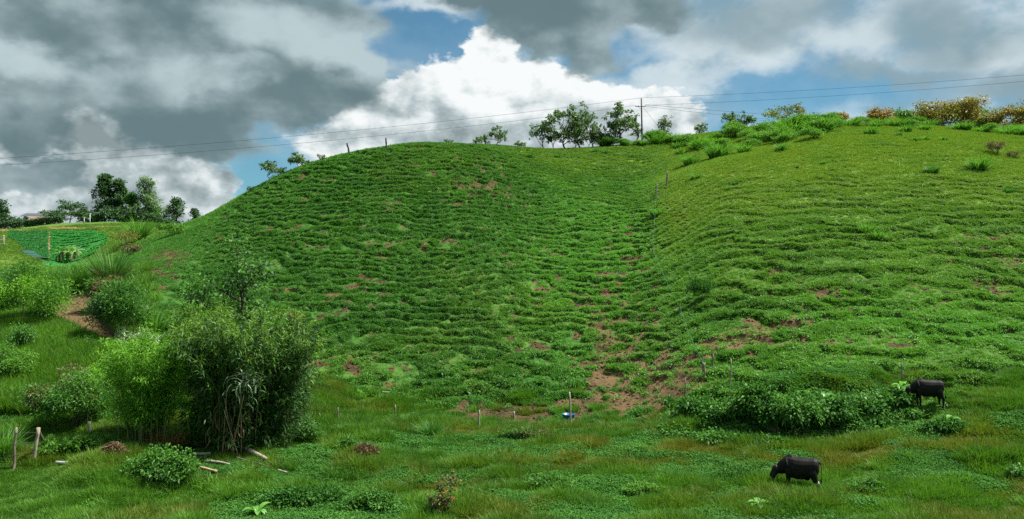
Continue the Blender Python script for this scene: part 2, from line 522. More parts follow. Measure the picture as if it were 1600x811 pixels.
class MB:
    """collects tubes, boxes, quads and leaves for one mesh object"""
    def __init__(s):
        s.v, s.q, s.t3, s.ti, s.n = [], [], [], [], 0

    def add(s, verts, quads=None, tris=None, tint=0.5):
        verts = np.asarray(verts, float)
        if quads is not None and len(quads):
            s.q.append(np.asarray(quads, int) + s.n)
        if tris is not None and len(tris):
            s.t3.append(np.asarray(tris, int) + s.n)
        s.v.append(verts)
        s.ti.append(np.broadcast_to(np.asarray(tint, float), (len(verts),)))
        s.n += len(verts)

    def tube(s, pts, radii, sides=6, tint=0.5, cap=True):
        pts = np.asarray(pts, float)
        k = len(pts)
        radii = np.broadcast_to(np.asarray(radii, float), (k,))
        d = np.gradient(pts, axis=0)
        d /= np.linalg.norm(d, axis=1, keepdims=True) + 1e-9
        ref = np.array([0.0, 0, 1]) if abs(d[:, 2]).mean() < 0.8 else np.array([1.0, 0, 0])
        a = np.cross(d, ref)
        a /= np.linalg.norm(a, axis=1, keepdims=True) + 1e-9
        b = np.cross(d, a)
        th = np.arange(sides) * 2 * np.pi / sides
        ring = (pts[:, None, :] + radii[:, None, None] * (np.cos(th)[None, :, None] * a[:, None, :] + np.sin(th)[None, :, None] * b[:, None, :]))
        v = ring.reshape(-1, 3)
        i, j = np.meshgrid(np.arange(k - 1), np.arange(sides), indexing='ij')
        q = np.stack([i * sides + j, i * sides + (j + 1) % sides, (i + 1) * sides + (j + 1) % sides, (i + 1) * sides + j], -1).reshape(-1, 4)
        tr = []
        if cap:
            v = np.vstack([v, pts[0], pts[-1]])
            c0, c1 = k * sides, k * sides + 1
            tr = [(c0, (j + 1) % sides, j) for j in range(sides)] + [(c1, (k - 1) * sides + j, (k - 1) * sides + (j + 1) % sides) for j in range(sides)]
        s.add(v, q, tr, tint)

    def box(s, lo, hi, tint=0.5, M=None):
        x0, y0, z0 = lo
        x1, y1, z1 = hi
        v = np.array([(x0, y0, z0), (x1, y0, z0), (x1, y1, z0), (x0, y1, z0), (x0, y0, z1), (x1, y0, z1), (x1, y1, z1), (x0, y1, z1)], float)
        if M is not None:
            v = np.array([M @ Vector(p) for p in v])
        s.add(v, [(0, 3, 2, 1), (4, 5, 6, 7), (0, 1, 5, 4), (1, 2, 6, 5), (2, 3, 7, 6), (3, 0, 4, 7)], None, tint)

    def leaves(s, c, d, L, W, r, tint=None, fold=0.25, curl=0.0):
        """pointed folded leaves at points c along directions d"""
        c = np.asarray(c, float)
        n = len(c)
        d = d / (np.linalg.norm(d, axis=1, keepdims=True) + 1e-9)
        L = np.broadcast_to(L, (n,))[:, None]
        W = np.broadcast_to(W, (n,))[:, None]
        k = r.normal(size=(n, 3)) * 0.6 + np.array([0, 0, 1.0])
        a = np.cross(d, k)
        a /= np.linalg.norm(a, axis=1, keepdims=True) + 1e-9
        nn = np.cross(a, d)
        mid = c + d * L * 0.45 + nn * W * fold
        tip = c + d * L - np.array([0, 0, 1.0]) * (L * curl)
        v = np.stack([c, mid - a * W * .5, tip, mid + a * W * .5], 1).reshape(-1, 3)
        b = np.arange(n)[:, None] * 4
        if tint is None:
            tint = r.random(n)
        s.add(v, b + np.array([[0, 1, 2, 3]]), None, np.repeat(tint, 4))

    def blades(s, base, az, lean, L, W, r, seg=3, tint=None, droop=1.0):
        """arching grass blades"""
        n = len(base)
        az, lean, L, W = (np.broadcast_to(q, (n,)).astype(float) for q in (az, lean, L, W))
        h = np.stack([np.cos(az), np.sin(az), np.zeros(n)], 1)
        side = np.stack([-np.sin(az), np.cos(az), np.zeros(n)], 1)
        tw = r.normal(size=n) * 0.7
        side = side * np.cos(tw)[:, None] + h * np.sin(tw)[:, None]
        rows = []
        p = np.asarray(base, float).copy()
        ang = lean.copy()
        for k in range(seg + 1):
            w = W * (1.0 - (k / seg) ** 1.5) + W * 0.06
            rows.append(p - side * (w * .5)[:, None])
            rows.append(p + side * (w * .5)[:, None])
            st = L / seg
            p = p + (h * np.sin(ang)[:, None] + np.array([0, 0, 1.0]) * np.cos(ang)[:, None]) * st[:, None]
            ang = ang + droop * (0.25 + lean * 0.8) * (1.5 / seg)
        v = np.stack(rows, 1).reshape(-1, 3)
        m = 2 * (seg + 1)
        q = np.array([[2 * k, 2 * k + 1, 2 * k + 3, 2 * k + 2] for k in range(seg)])
        q = (np.arange(n)[:, None, None] * m + q[None]).reshape(-1, 4)
        if tint is None:
            tint = r.random(n)
        s.add(v, q, None, np.repeat(tint, m))

    def build(s, name, mat, parent=None, smooth=False):
        return mesh_np(name, np.vstack(s.v), s.q + s.t3, mat, parent, np.concatenate(s.ti), smooth)


# ------------------------------------------------------------------ materials
MATS = {}


def new_mat(name):
    m = bpy.data.materials.new(name)
    m.use_nodes = True
    m.node_tree.nodes.clear()
    return m, NB(m.node_tree)


def finish(b, m, surf):
    o = b.node('ShaderNodeOutputMaterial')
    m.node_tree.links.new(surf, o.inputs[0])
    return m


def bsdf(b, color, rough=0.6, spec=0.25, bump=None):
    n = b.node('ShaderNodeBsdfPrincipled')
    b.put(n.inputs['Base Color'], color)
    b.put(n.inputs['Roughness'], rough)
    n.inputs['Specular IOR Level'].default_value = spec
    if bump is not None:
        bp = b.node('ShaderNodeBump')
        bp.inputs['Strength'].default_value = bump[1]
        bp.inputs['Distance'].default_value = bump[2]
        b.put(bp.inputs['Height'], bump[0])
        b.put(n.inputs['Normal'], bp.outputs[0])
    return n.outputs[0]


def leaf_mat(name, dark, light, trans=0.3, inst=False, rough=0.5, spec=0.2, warm=None):
    """foliage: two leaf colours spread over the leaves, part of the light passes through"""
    m, b = new_mat(name)
    at = b.node('ShaderNodeAttribute', attribute_name='tint')
    f = at.outputs['Fac']
    if inst:
        ai = b.node('ShaderNodeAttribute', attribute_name='shade', attribute_type='INSTANCER')
        f = b.m('ADD', b.m('MULTIPLY', f, 0.45), b.m('MULTIPLY', ai.outputs['Fac'], 0.75))
    dark, light = [tuple(1.72 * q for q in c_) for c_ in (dark, light)]
    col = b.mix(f, dark, light)
    if warm:
        if inst:
            aw = b.node('ShaderNodeAttribute', attribute_name='dry', attribute_type='INSTANCER')
            col = b.mix(aw.outputs['Fac'], col, warm)
        else:
            g = b.noise(b.node('ShaderNodeTexCoord').outputs['Object'], 1.1, 3)
            col = b.mix(b.step(g, .5, .7), col, warm)
    p = bsdf(b, col, rough, spec)
    tr = b.node('ShaderNodeBsdfTranslucent')
    b.put(tr.inputs[0], b.mix(1.0, col, (1.15, 1.25, .55), 'MULTIPLY'))
    mx = b.node('ShaderNodeMixShader')
    mx.inputs[0].default_value = trans
    m.node_tree.links.new(p, mx.inputs[1])
    m.node_tree.links.new(tr.outputs[0], mx.inputs[2])
    finish(b, m, mx.outputs[0])
    MATS[name] = m
    return m


def plain_mat(name, c1, c2, scale=6.0, rough=0.8, spec=0.2, bump=0.3, stretch=(1, 1, 1)):
    m, b = new_mat(name)
    v = b.v('MULTIPLY', b.node('ShaderNodeTexCoord').outputs['Object'], stretch)
    g = b.noise(v, scale, 6, .6)
    col = b.mix(b.step(g, .3, .7), c1, c2)
    finish(b, m, bsdf(b, col, rough, spec, (g, bump, 0.05)))
    MATS[name] = m
    return m


def land_mat():
    m, b = new_mat('pasture_and_soil')
    pos = b.node('ShaderNodeNewGeometry').outputs['Position']
    soil = b.node('ShaderNodeAttribute', attribute_name='soil').outputs['Fac']
    yel = b.node('ShaderNodeAttribute', attribute_name='sun_grass').outputs['Fac']
    n1 = b.noise(pos, 0.35, 5, .55)
    n2 = b.noise(pos, 2.6, 6, .65)
    n3 = b.noise(pos, 11.0, 5, .65)
    gr = b.mix(b.step(b.m('ADD', n2, b.m('MULTIPLY', b.m('SUBTRACT', n3, .5), .5)), .32, .68), (.022, .068, .012), (.054, .140, .022))
    gr = b.mix(b.m('MULTIPLY', yel, 0.85), gr, b.mix(b.step(n2, .3, .7), (.100, .170, .024), (.150, .225, .040)))
    so = b.mix(b.step(b.m('ADD', n1, b.m('MULTIPLY', b.m('SUBTRACT', n2, .5), .5)), .38, .62), (.040, .031, .014), (.098, .068, .030))
    red = b.node('ShaderNodeAttribute', attribute_name='red_soil').outputs['Fac']
    so = b.mix(b.m('MULTIPLY', red, 0.9), so, b.mix(b.step(n3, .3, .7), (.088, .056, .025), (.160, .108, .056)))
    f = b.step(b.m('ADD', soil, b.m('MULTIPLY', b.m('SUBTRACT', n3, .5), .7)), .30, .62)
    col = b.mix(f, gr, so)
    h = b.m('ADD', n2, b.m('MULTIPLY', n3, .6))
    finish(b, m, bsdf(b, col, 0.95, 0.08, (h, 0.9, 0.12)))
    return m


# ------------------------------------------------------------------ the ground sheet
def build_ground():
    us = np.concatenate([np.array([-9000, -5000, -3000, -1900, -1300, -900]), np.arange(-700, -160, 14.0),
                         np.arange(-150, 1750, 2.25), np.arange(1755, 2400, 14.0), np.array([2500, 2900, 3600, 4600, 6600, 10600])])
    ys = np.concatenate([np.exp(np.linspace(math.log(1.5), math.log(27.5), 26))[:-1],
                         np.exp(np.linspace(math.log(27.5), math.log(172), 840))[:-1],
                         np.exp(np.linspace(math.log(172), math.log(3500), 40))])
    U, Y = np.meshgrid(us, ys, indexing='ij')
    z, M = surface(np.clip(U, -700, 2400), np.minimum(Y, 1500))
    v = np.stack([(U - 800) / F * Y, Y, z], -1).reshape(-1, 3)
    a, c = len(us), len(ys)
    i, j = np.meshgrid(np.arange(a - 1), np.arange(c - 1), indexing='ij')
    q = np.stack([i * c + j, (i + 1) * c + j, (i + 1) * c + j + 1, i * c + j + 1], -1).reshape(-1, 4)
    sg = sun_grass(U, Y, M)
    rs = np.maximum(ell(U, Y, 1060, 52, 130, 8), ell(U, Y, 1200, 55, 110, 5))
    rs = np.maximum(rs, np.maximum(ell(U, Y, 985, 62, 60, 14), sst(M['pm'], -.5, .2)))
    o = mesh_np('ground', v, q, land_mat(), None, smooth=True,
                attrs=dict(soil=M['soil'].ravel(), sun_grass=sg.ravel(), red_soil=np.clip(rs, 0, 1).ravel()))
    o['kind'] = 'structure'
    return o


def sun_grass(U, Y, M):
    """short yellowish turf: the right shoulder, the saddle and the far left spur"""
    a = M['right'] * sst(Y, 62, 98)
    a = np.maximum(a, 0.75 * sst(U + (Y - 110) * 2.6, 760, 900) * sst(Y, 112, 132))
    a = np.maximum(a, 0.8 * (1 - sst(U, 60, 120)) * ell(U, Y, 10, 105, 100, 26))
    a = np.maximum(a, 0.6 * M['left'] * sst(Y, 96, 110) * (M['fm'] < -.5))
    a = np.maximum(a, 0.30 * M['flat'])
    a = np.maximum(a, 0.50 * M['hill'] * sst(U, 1000, 1150) * sst(Y, 50, 70))
    a = np.maximum(a, 0.30 * M['hill'] * sst(fbm(M['X'] / 14, Y / 10, 77, 3), .50, .66))
    return np.clip(a * (0.6 + 0.8 * (M['n1'] - .2)), 0, 1)


build_ground()
# ------------------------------------------------------------------ things: helpers
def tag(o, label, cat, group=None):
    o['label'] = label
    o['category'] = cat
    if group:
        o['group'] = group
    return o


def thing(name, label, cat, loc, rz=0.0, group=None):
    o = bpy.data.objects.new(name, None)
    o.empty_display_size = 0.3
    C.objects.link(o)
    o.location = loc
    o.rotation_euler = (0, 0, rz)
    return tag(o, label, cat, group)


def copy_thing(src, loc, rz, scl, label, group=None):
    """a copy of a thing with copies of its parts and sub-parts"""
    r = src.copy()
    C.objects.link(r)
    r.location = loc
    r.rotation_euler = (0, 0, rz)
    r.scale = (scl, scl, scl) if not isinstance(scl, tuple) else scl
    r['label'] = label
    if group:
        r['group'] = group
    elif 'group' in r:
        del r['group']
    for ch in src.children:
        c = ch.copy()
        C.objects.link(c)
        c.parent = r
        for g in ch.children:
            d = g.copy()
            C.objects.link(d)
            d.parent = c
    return r


def mpx(Y, px):
    return px * Y / F


leaf_mat('dark_leaves', (.016, .042, .018), (.045, .095, .034), .25)
leaf_mat('ridge_leaves', (.030, .062, .026), (.075, .130, .045), .30)
leaf_mat('pale_leaves', (.055, .100, .055), (.110, .165, .085), .35)
leaf_mat('orange_leaves', (.130, .080, .018), (.210, .130, .030), .28)
leaf_mat('olive_leaves', (.060, .085, .020), (.130, .140, .030), .30)
leaf_mat('scrub_leaves', (.034, .098, .014), (.082, .180, .026), .38)
leaf_mat('bush_leaves', (.022, .070, .014), (.060, .150, .022), .32)
leaf_mat('bank_leaves', (.014, .052, .011), (.044, .120, .020), .26, rough=.65, spec=.1)
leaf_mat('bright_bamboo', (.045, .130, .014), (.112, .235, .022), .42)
leaf_mat('shaded_bamboo', (.009, .028, .007), (.030, .075, .013), .22)  # leaf colours darkened to paint in the cloud shade over the clump
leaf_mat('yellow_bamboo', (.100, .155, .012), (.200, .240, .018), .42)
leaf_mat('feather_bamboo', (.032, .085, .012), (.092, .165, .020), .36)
leaf_mat('cane_blades', (.030, .095, .014), (.076, .178, .024), .38)
leaf_mat('dark_cane_blades', (.020, .070, .014), (.050, .135, .022), .32)
leaf_mat('big_leaves', (.045, .130, .020), (.085, .200, .035), .35, rough=.4, spec=.4)
leaf_mat('silver_leaves', (.120, .170, .110), (.220, .280, .190), .30)
leaf_mat('dry_leaves', (.060, .042, .022), (.115, .080, .045), .2)
leaf_mat('rust_leaves', (.090, .060, .020), (.170, .085, .030), .30)
leaf_mat('heath_leaves', (.050, .055, .025), (.110, .090, .040), .25)
plain_mat('bark', (.055, .045, .035), (.130, .110, .085), 8, .9, .1, .5, (1, 1, .25))
plain_mat('pale_bark', (.200, .180, .145), (.340, .310, .260), 8, .9, .1, .4, (1, 1, .3))
plain_mat('culm_skin', (.075, .105, .030), (.150, .165, .060), 5, .6, .3, .1, (1, 1, .3))
plain_mat('dry_culm', (.22, .16, .085), (.38, .30, .18), 6, .8, .1, .2, (1, 1, .2))
plain_mat('post_wood', (.10, .085, .065), (.25, .215, .165), 14, .9, .1, .6, (1, 1, .15))
plain_mat('pale_wood', (.20, .175, .13), (.34, .30, .235), 9, .85, .1, .5, (1, .3, .3))
plain_mat('pole_wood', (.045, .038, .032), (.090, .078, .065), 10, .9, .1, .4, (1, 1, .1))
plain_mat('wire_metal', (.045, .048, .05), (.06, .063, .065), 3, .9, .05, 0)
plain_mat('cord_plastic', (.06, .20, .16), (.08, .27, .21), 30, .6, .3, 0)
plain_mat('ceramic', (.40, .40, .38), (.52, .52, .50), 10, .4, .5, 0)
plain_mat('white_paint', (.36, .37, .36), (.48, .48, .46), 5, .7, .2, .1)
plain_mat('roof_tile', (.15, .095, .075), (.22, .14, .11), 9, .85, .1, .3)
plain_mat('roof_sheet', (.05, .06, .065), (.09, .10, .105), 6, .8, .1, .1)
plain_mat('dark_glass', (.02, .025, .03), (.03, .035, .04), 4, .2, .5, 0)
plain_mat('blue_plastic', (.015, .10, .22), (.02, .14, .29), 8, .4, .4, .1)
plain_mat('grey_blue_plastic', (.16, .24, .27), (.24, .33, .36), 8, .5, .4, .1)
plain_mat('net_cloth', (.018, .07, .05), (.03, .09, .065), 12, .9, .1, .1)


# ------------------------------------------------------------------ trees
def grow(r, trunk, depth, nch, ang, ratio, up, segs=4):
    """branch skeleton in unit space: list of (points, radii) and list of twig tips"""
    limbs, tips = [], []

    def branch(p, d, L, rad, lev):
        pts, rr = [p.copy()], [rad]
        for k in range(segs):
            d = d + r.normal(size=3) * 0.14 + np.array([0, 0, up]) * (0.5 if lev else 0)
            d /= np.linalg.norm(d)
            p = p + d * L / segs
            pts.append(p.copy())
            rr.append(rad * (1 - 0.45 * (k + 1) / segs))
        limbs.append((np.array(pts), np.array(rr)))
        if lev >= depth:
            tips.append(p)
            tips.append(pts[-2])
            return
        n = nch[min(lev, len(nch) - 1)]
        a0 = r.random() * 6.28
        for c in range(n):
            f = 1.0 if c == 0 else ((0.12 if lev == 0 else .35) + (0.88 if lev == 0 else .65) * r.random())
            q = pts[int(round(f * segs))]
            az = a0 + c * 2.4 + r.normal() * .3
            an = ang * (0.4 if c == 0 else (0.7 + 0.5 * r.random()))
            ax = np.cross(d, [0.3, 0.9, 0.2])
            ax /= np.linalg.norm(ax)
            bx = np.cross(d, ax)
            nd = d * math.cos(an) + (ax * math.cos(az) + bx * math.sin(az)) * math.sin(an)
            branch(q, nd, L * ratio * (0.8 + 0.4 * r.random()), rad * 0.55, lev + 1)
    branch(np.zeros(3), np.array([r.normal() * .06, r.normal() * .06, 1.0]), trunk, 0.022, 0)
    return limbs, tips


STYLE = {
    'round': dict(trunk=.35, depth=3, nch=(5, 4, 3), ang=.85, ratio=.62, up=.10, clump=.11, flat=.75, low=.22),
    'open': dict(trunk=.40, depth=4, nch=(6, 3, 3, 2), ang=.78, ratio=.62, up=.12, clump=.036, flat=.55, low=.16),
    'dome': dict(trunk=.22, depth=3, nch=(8, 5, 4), ang=1.05, ratio=.62, up=.10, clump=.10, flat=.6, low=.04),
    'thin': dict(trunk=.60, depth=3, nch=(4, 3, 2), ang=.60, ratio=.48, up=.20, clump=.09, flat=.7, low=.30),
    'umbrella': dict(trunk=.50, depth=3, nch=(5, 4, 3), ang=1.10, ratio=.60, up=.05, clump=.07, flat=.34, low=.40),
    'tall': dict(trunk=.85, depth=2, nch=(26, 5), ang=1.05, ratio=.32, up=.03, clump=.075, flat=.6, low=.08),
    'column': dict(clump=.105, flat=.62, low=.08),
    'bare': dict(trunk=.45, depth=3, nch=(5, 4, 3), ang=.55, ratio=.60, up=.18, clump=.05, flat=.6, low=.3),
}


def tree(label, loc, W, H, style, leaf, n_leaf, leaf_size, seed, bark='bark', group=None, name='tree', second=None, thick=1.0, lean=0.0, cat='tree'):
    r = np.random.default_rng(seed)
    st = STYLE[style]
    if style == 'column':                                           # tall forest tree: short limbs all the way up the trunk
        k = 64
        z = .12 + .86 * r.random(k) ** .85
        rad = .46 * np.clip((z - .04) / .26, 0.25, 1) * np.clip(1.03 - z, 0, 1) ** .50 * 1.12 * np.sqrt(r.random(k)) * (.75 + .4 * r.random(k))
        th = r.random(k) * 6.283
        tips = np.stack([rad * np.cos(th) * W, rad * np.sin(th) * W, z * H], 1)
        s_ = np.linspace(0, 1, 8)
        trunk = np.stack([.02 * W * np.sin(s_ * 5), 0 * s_, s_ * H * .94], 1)
        limbs = [(trunk, .022 * (1 - .85 * s_))]
        for q in tips:
            f = max(q[2] / (H * .94) - .10, .03)
            b = np.array([np.interp(f, s_, trunk[:, 0]), 0, f * H * .94])
            limbs.append((np.array([b, (b + q) / 2 + r.normal(size=3) * .02 * W, q]), np.array([.007, .005, .003])))
    else:
        limbs, tips = grow(r, st['trunk'], st['depth'], st['nch'], st['ang'], st['ratio'], st['up'])
    tips = np.array(tips)
    # fit the crown into the width and height wanted
    cr = st['clump']
    lo, hi = np.percentile(tips[:, :2], 3, axis=0), np.percentile(tips[:, :2], 97, axis=0)
    plain = style == 'column'
    cen, ext = (lo + hi) / 2, (hi - lo).max() / 2
    top = tips[:, 2].max()
    sx = (W / 2 - cr * W * .7) / max(ext, .05)
    sz = (H - cr * W * st['flat']) / top

    def fit(p):
        q = np.asarray(p, float).copy()
        if plain:
            return q
        f = np.clip(q[..., 2:3] / (st['low'] * top + 1e-6), 0, 1)
        q[..., :2] = (q[..., :2] - cen * f) * sx
        q[..., 2] *= sz
        q[..., 0] += lean * q[..., 2]
        return q
    t = thing(name, label, cat, loc, 0, group)
    mt = MB()
    for pts, rr in limbs:
        p = fit(pts)
        if len(mt.v) == 0:
            p[0, 2] -= 0.3
        mt.tube(p, np.maximum(rr * H * thick, 0.018), 6 if rr[0] > .02 else 4, r.random(), cap=False)
    mt.build('trunk', MATS[bark], t, True)
    tp = fit(tips)
    tp[:, 2] = np.maximum(tp[:, 2], H * (st['low'] + .10 * r.random(len(tp))))
    groups = [(leaf, n_leaf, np.arange(len(tp)))]
    if second:
        sel = r.random(len(tp)) < second[1]
        groups = [(leaf, int(n_leaf * (1 - second[1])), np.nonzero(~sel)[0]), (second[0], int(n_leaf * second[1]), np.nonzero(sel)[0])]
    for gi, (lm, n, idx) in enumerate(groups):
        if len(idx) == 0 or n < 1:
            continue
        ct = tp[r.choice(idx, n)]
        R_ = cr * W
        off = r.normal(size=(n, 3)) * 0.5
        off *= R_ * np.array([1, 1, st['flat']])
        c = ct + off
        d = off / (np.linalg.norm(off, axis=1, keepdims=True) + 1e-6) + r.normal(size=(n, 3)) * .6
        m = MB()
        ls = leaf_size * (.6 + .8 * r.random(n))
        m.leaves(c, d, ls, ls * .6, r, tint=np.clip(.5 + .28 * r.normal(size=n), 0, 1), curl=.15)
        m.build('crown' if gi == 0 else 'blossom', MATS[lm], t)
    return t


# ------------------------------------------------------------------ shrubs, grass clumps, bamboo
def shrub(label, loc, W, H, leaf, n, L, Wd, seed, D=None, group=None, name='shrub', cat='shrub', lumps=14, stems=6, bark='bark', up=.2, spray=0.0, second=None):
    r = np.random.default_rng(seed)
    D = D or W
    t = thing(name, label, cat, loc, 0, group)
    # crown made of uneven leaf clumps over a dome
    th = r.random(lumps) * 6.283
    rr = np.sqrt(r.random(lumps)) * .80
    hz = (0.25 + 0.62 * np.sqrt(np.clip(1 - rr ** 2, 0, 1))) * (0.65 + 0.45 * r.random(lumps))
    cc = np.stack([rr * np.cos(th) * W / 2, rr * np.sin(th) * D / 2, hz * H], 1)
    rad = (0.16 + 0.12 * r.random(lumps))
    ms = MB()
    for k in range(min(stems, lumps)):
        b = np.array([cc[k, 0] * .25, cc[k, 1] * .25, -.15])
        mid = (b + cc[k]) / 2 + r.normal(size=3) * .05 * H
        ms.tube([b, mid, cc[k]], [.022 * H ** .6, .016 * H ** .6, .008], 5)
    if stems:
        ms.build('stem', MATS[bark], t, True)
    k = r.integers(0, lumps, n)
    v = r.normal(size=(n, 3))
    v /= np.linalg.norm(v, axis=1, keepdims=True)
    v *= (r.random(n) ** .45)[:, None]
    c = cc[k] + v * rad[k][:, None] * np.array([W, D, H * 1.1]) * .95
    c[:, 2] = np.maximum(c[:, 2], 0.02 * H)
    d = v * .8 + r.normal(size=(n, 3)) * .5 + np.array([0, 0, up])
    tint = np.clip(.45 + .22 * r.normal(size=n) + (r.random(lumps) - .5)[k] * .35, 0, 1)
    parts = [(leaf, np.ones(n, bool), 'foliage')]
    if second:
        s2 = (r.random(lumps) < second[1])[k]
        parts = [(leaf, ~s2, 'foliage'), (second[0], s2, 'foliage')]
    for lm, sel, nm in parts:
        if sel.sum() == 0:
            continue
        m = MB()
        q = sel.sum()
        m.leaves(c[sel], d[sel], L * (.6 + .8 * r.random(q)), Wd * (.7 + .6 * r.random(q)), r, tint=tint[sel], curl=.18)
        m.build(nm, MATS[lm], t)
    return t


def grass_clump(label, loc, W, H, n, blade, seed, mat='cane_blades', group=None, name='grass_clump', cat='grass clump', dry=0.0, lean=1.0, base=.22):
    r = np.random.default_rng(seed)
    t = thing(name, label, cat, loc, 0, group)
    for part, mm, q, sc_ in (('blades', mat, n, 1.0), ('dead_blades', 'dry_leaves', int(n * dry), .75)):
        if q < 1:
            continue
        th = r.random(q) * 6.283
        rr = W * base * np.sqrt(r.random(q))
        b = np.stack([rr * np.cos(th), rr * np.sin(th), np.full(q, -.08)], 1)
        le = lean * np.clip(r.random(q) * .62 + .25 * rr / (W * base), 0, 1.1) * min(1.0, .55 * W / H + .25)
        L = (H * 1.12) * (.55 + .5 * r.random(q)) * (1 + .45 * le)
        m = MB()
        m.blades(b, th + r.normal(size=q) * .6, le, L * sc_, blade * (.7 + .6 * r.random(q)), r, 4, droop=.85 if part == 'blades' else 1.8)
        m.build(part, MATS[mm], t)
    return t


def bamboo(label, loc, W, H, nculm, nleaf, leafs, seed, leafL=.26, leafW=.030, D=None, low=.16, culm='culm_skin', top='yellow_bamboo', topn=.3, spread=.30, visible=14):
    r = np.random.default_rng(seed)
    D = D or W
    t = thing('bamboo_clump', label, 'bamboo', loc)
    axes = []
    for k in range(nculm):
        th = r.random() * 6.283
        q = math.sqrt(r.random())
        b = np.array([q * math.cos(th) * W * spread, q * math.sin(th) * D * spread, -.2])
        h = H * (.72 + .32 * r.random()) * (1.0 - .18 * q)
        out = np.array([math.cos(th + r.normal() * .5) * W, math.sin(th + r.normal() * .5) * D, 0]) * (.10 + .24 * q * (.6 + .6 * r.random()))
        s = np.linspace(0, 1, 9)
        pts = b[None] + np.outer(s ** 2.1, out) + np.stack([0 * s, 0 * s, h * (s - .10 * s ** 4)], 1)
        pts += r.normal(size=3) * .03 * s[:, None]
        axes.append((pts, h))
        m = MB()
        m.tube(pts, .036 * (1 - .8 * s) + .006, 5, r.random(), cap=False)
        if k < visible:
            m.build('culm', MATS[culm], t, True)
        else:
            if k == visible:
                rest = MB()
            rest.tube(pts, .036 * (1 - .8 * s) + .006, 5, r.random(), cap=False)
    if nculm > visible:
        o = rest.build('culms', MATS[culm], t, True)
        o['kind'] = 'stuff'
    # twigs: each carries a flat spray of narrow leaves
    nt = nleaf // 9
    ax = r.integers(0, nculm, nt)
    s = low + (1 - low) * r.random(nt) ** .85
    P = np.stack([a[0] for a in axes])
    fs = s * 8
    i0 = np.minimum(fs.astype(int), 7)
    f = (fs - i0)[:, None]
    o = P[ax, i0] * (1 - f) + P[ax, i0 + 1] * f
    td = P[ax, i0 + 1] - P[ax, i0]
    td /= np.linalg.norm(td, axis=1, keepdims=True)
    th = r.random(nt) * 6.283
    side = np.stack([np.cos(th), np.sin(th), .15 * r.normal(size=nt)], 1)
    reach = (.10 + .95 * r.random(nt)) * (1.05 - .75 * s) * (H / 8) * 1.25
    tips = o + side * reach[:, None] + td * (.25 * reach)[:, None]
    tdir = side * .9 + td * (.2 + 1.1 * s)[:, None]
    tdir /= np.linalg.norm(tdir, axis=1, keepdims=True)
    hgt = tips[:, 2] / H
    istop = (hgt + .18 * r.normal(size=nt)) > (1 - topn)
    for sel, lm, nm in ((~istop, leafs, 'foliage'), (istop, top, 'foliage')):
        q = int(sel.sum())
        if q == 0:
            continue
        c = np.repeat(tips[sel], 9, 0) + np.repeat(tdir[sel], 9, 0) * np.tile(np.linspace(-.25, .28, 9), q)[:, None] + r.normal(size=(q * 9, 3)) * .05
        d = np.repeat(tdir[sel], 9, 0) * .6 + r.normal(size=(q * 9, 3)) * .62 + np.array([0, 0, -.12])
        m = MB()
        m.leaves(c, d, leafL * (.6 + .8 * r.random(q * 9)), leafW * (.8 + .5 * r.random(q * 9)) * 1.5, r,
                 tint=np.clip(np.repeat(r.random(q), 9) * .5 + .5 * r.random(q * 9), 0, 1), curl=.25)
        m.build(nm, MATS[lm], t)
    return t


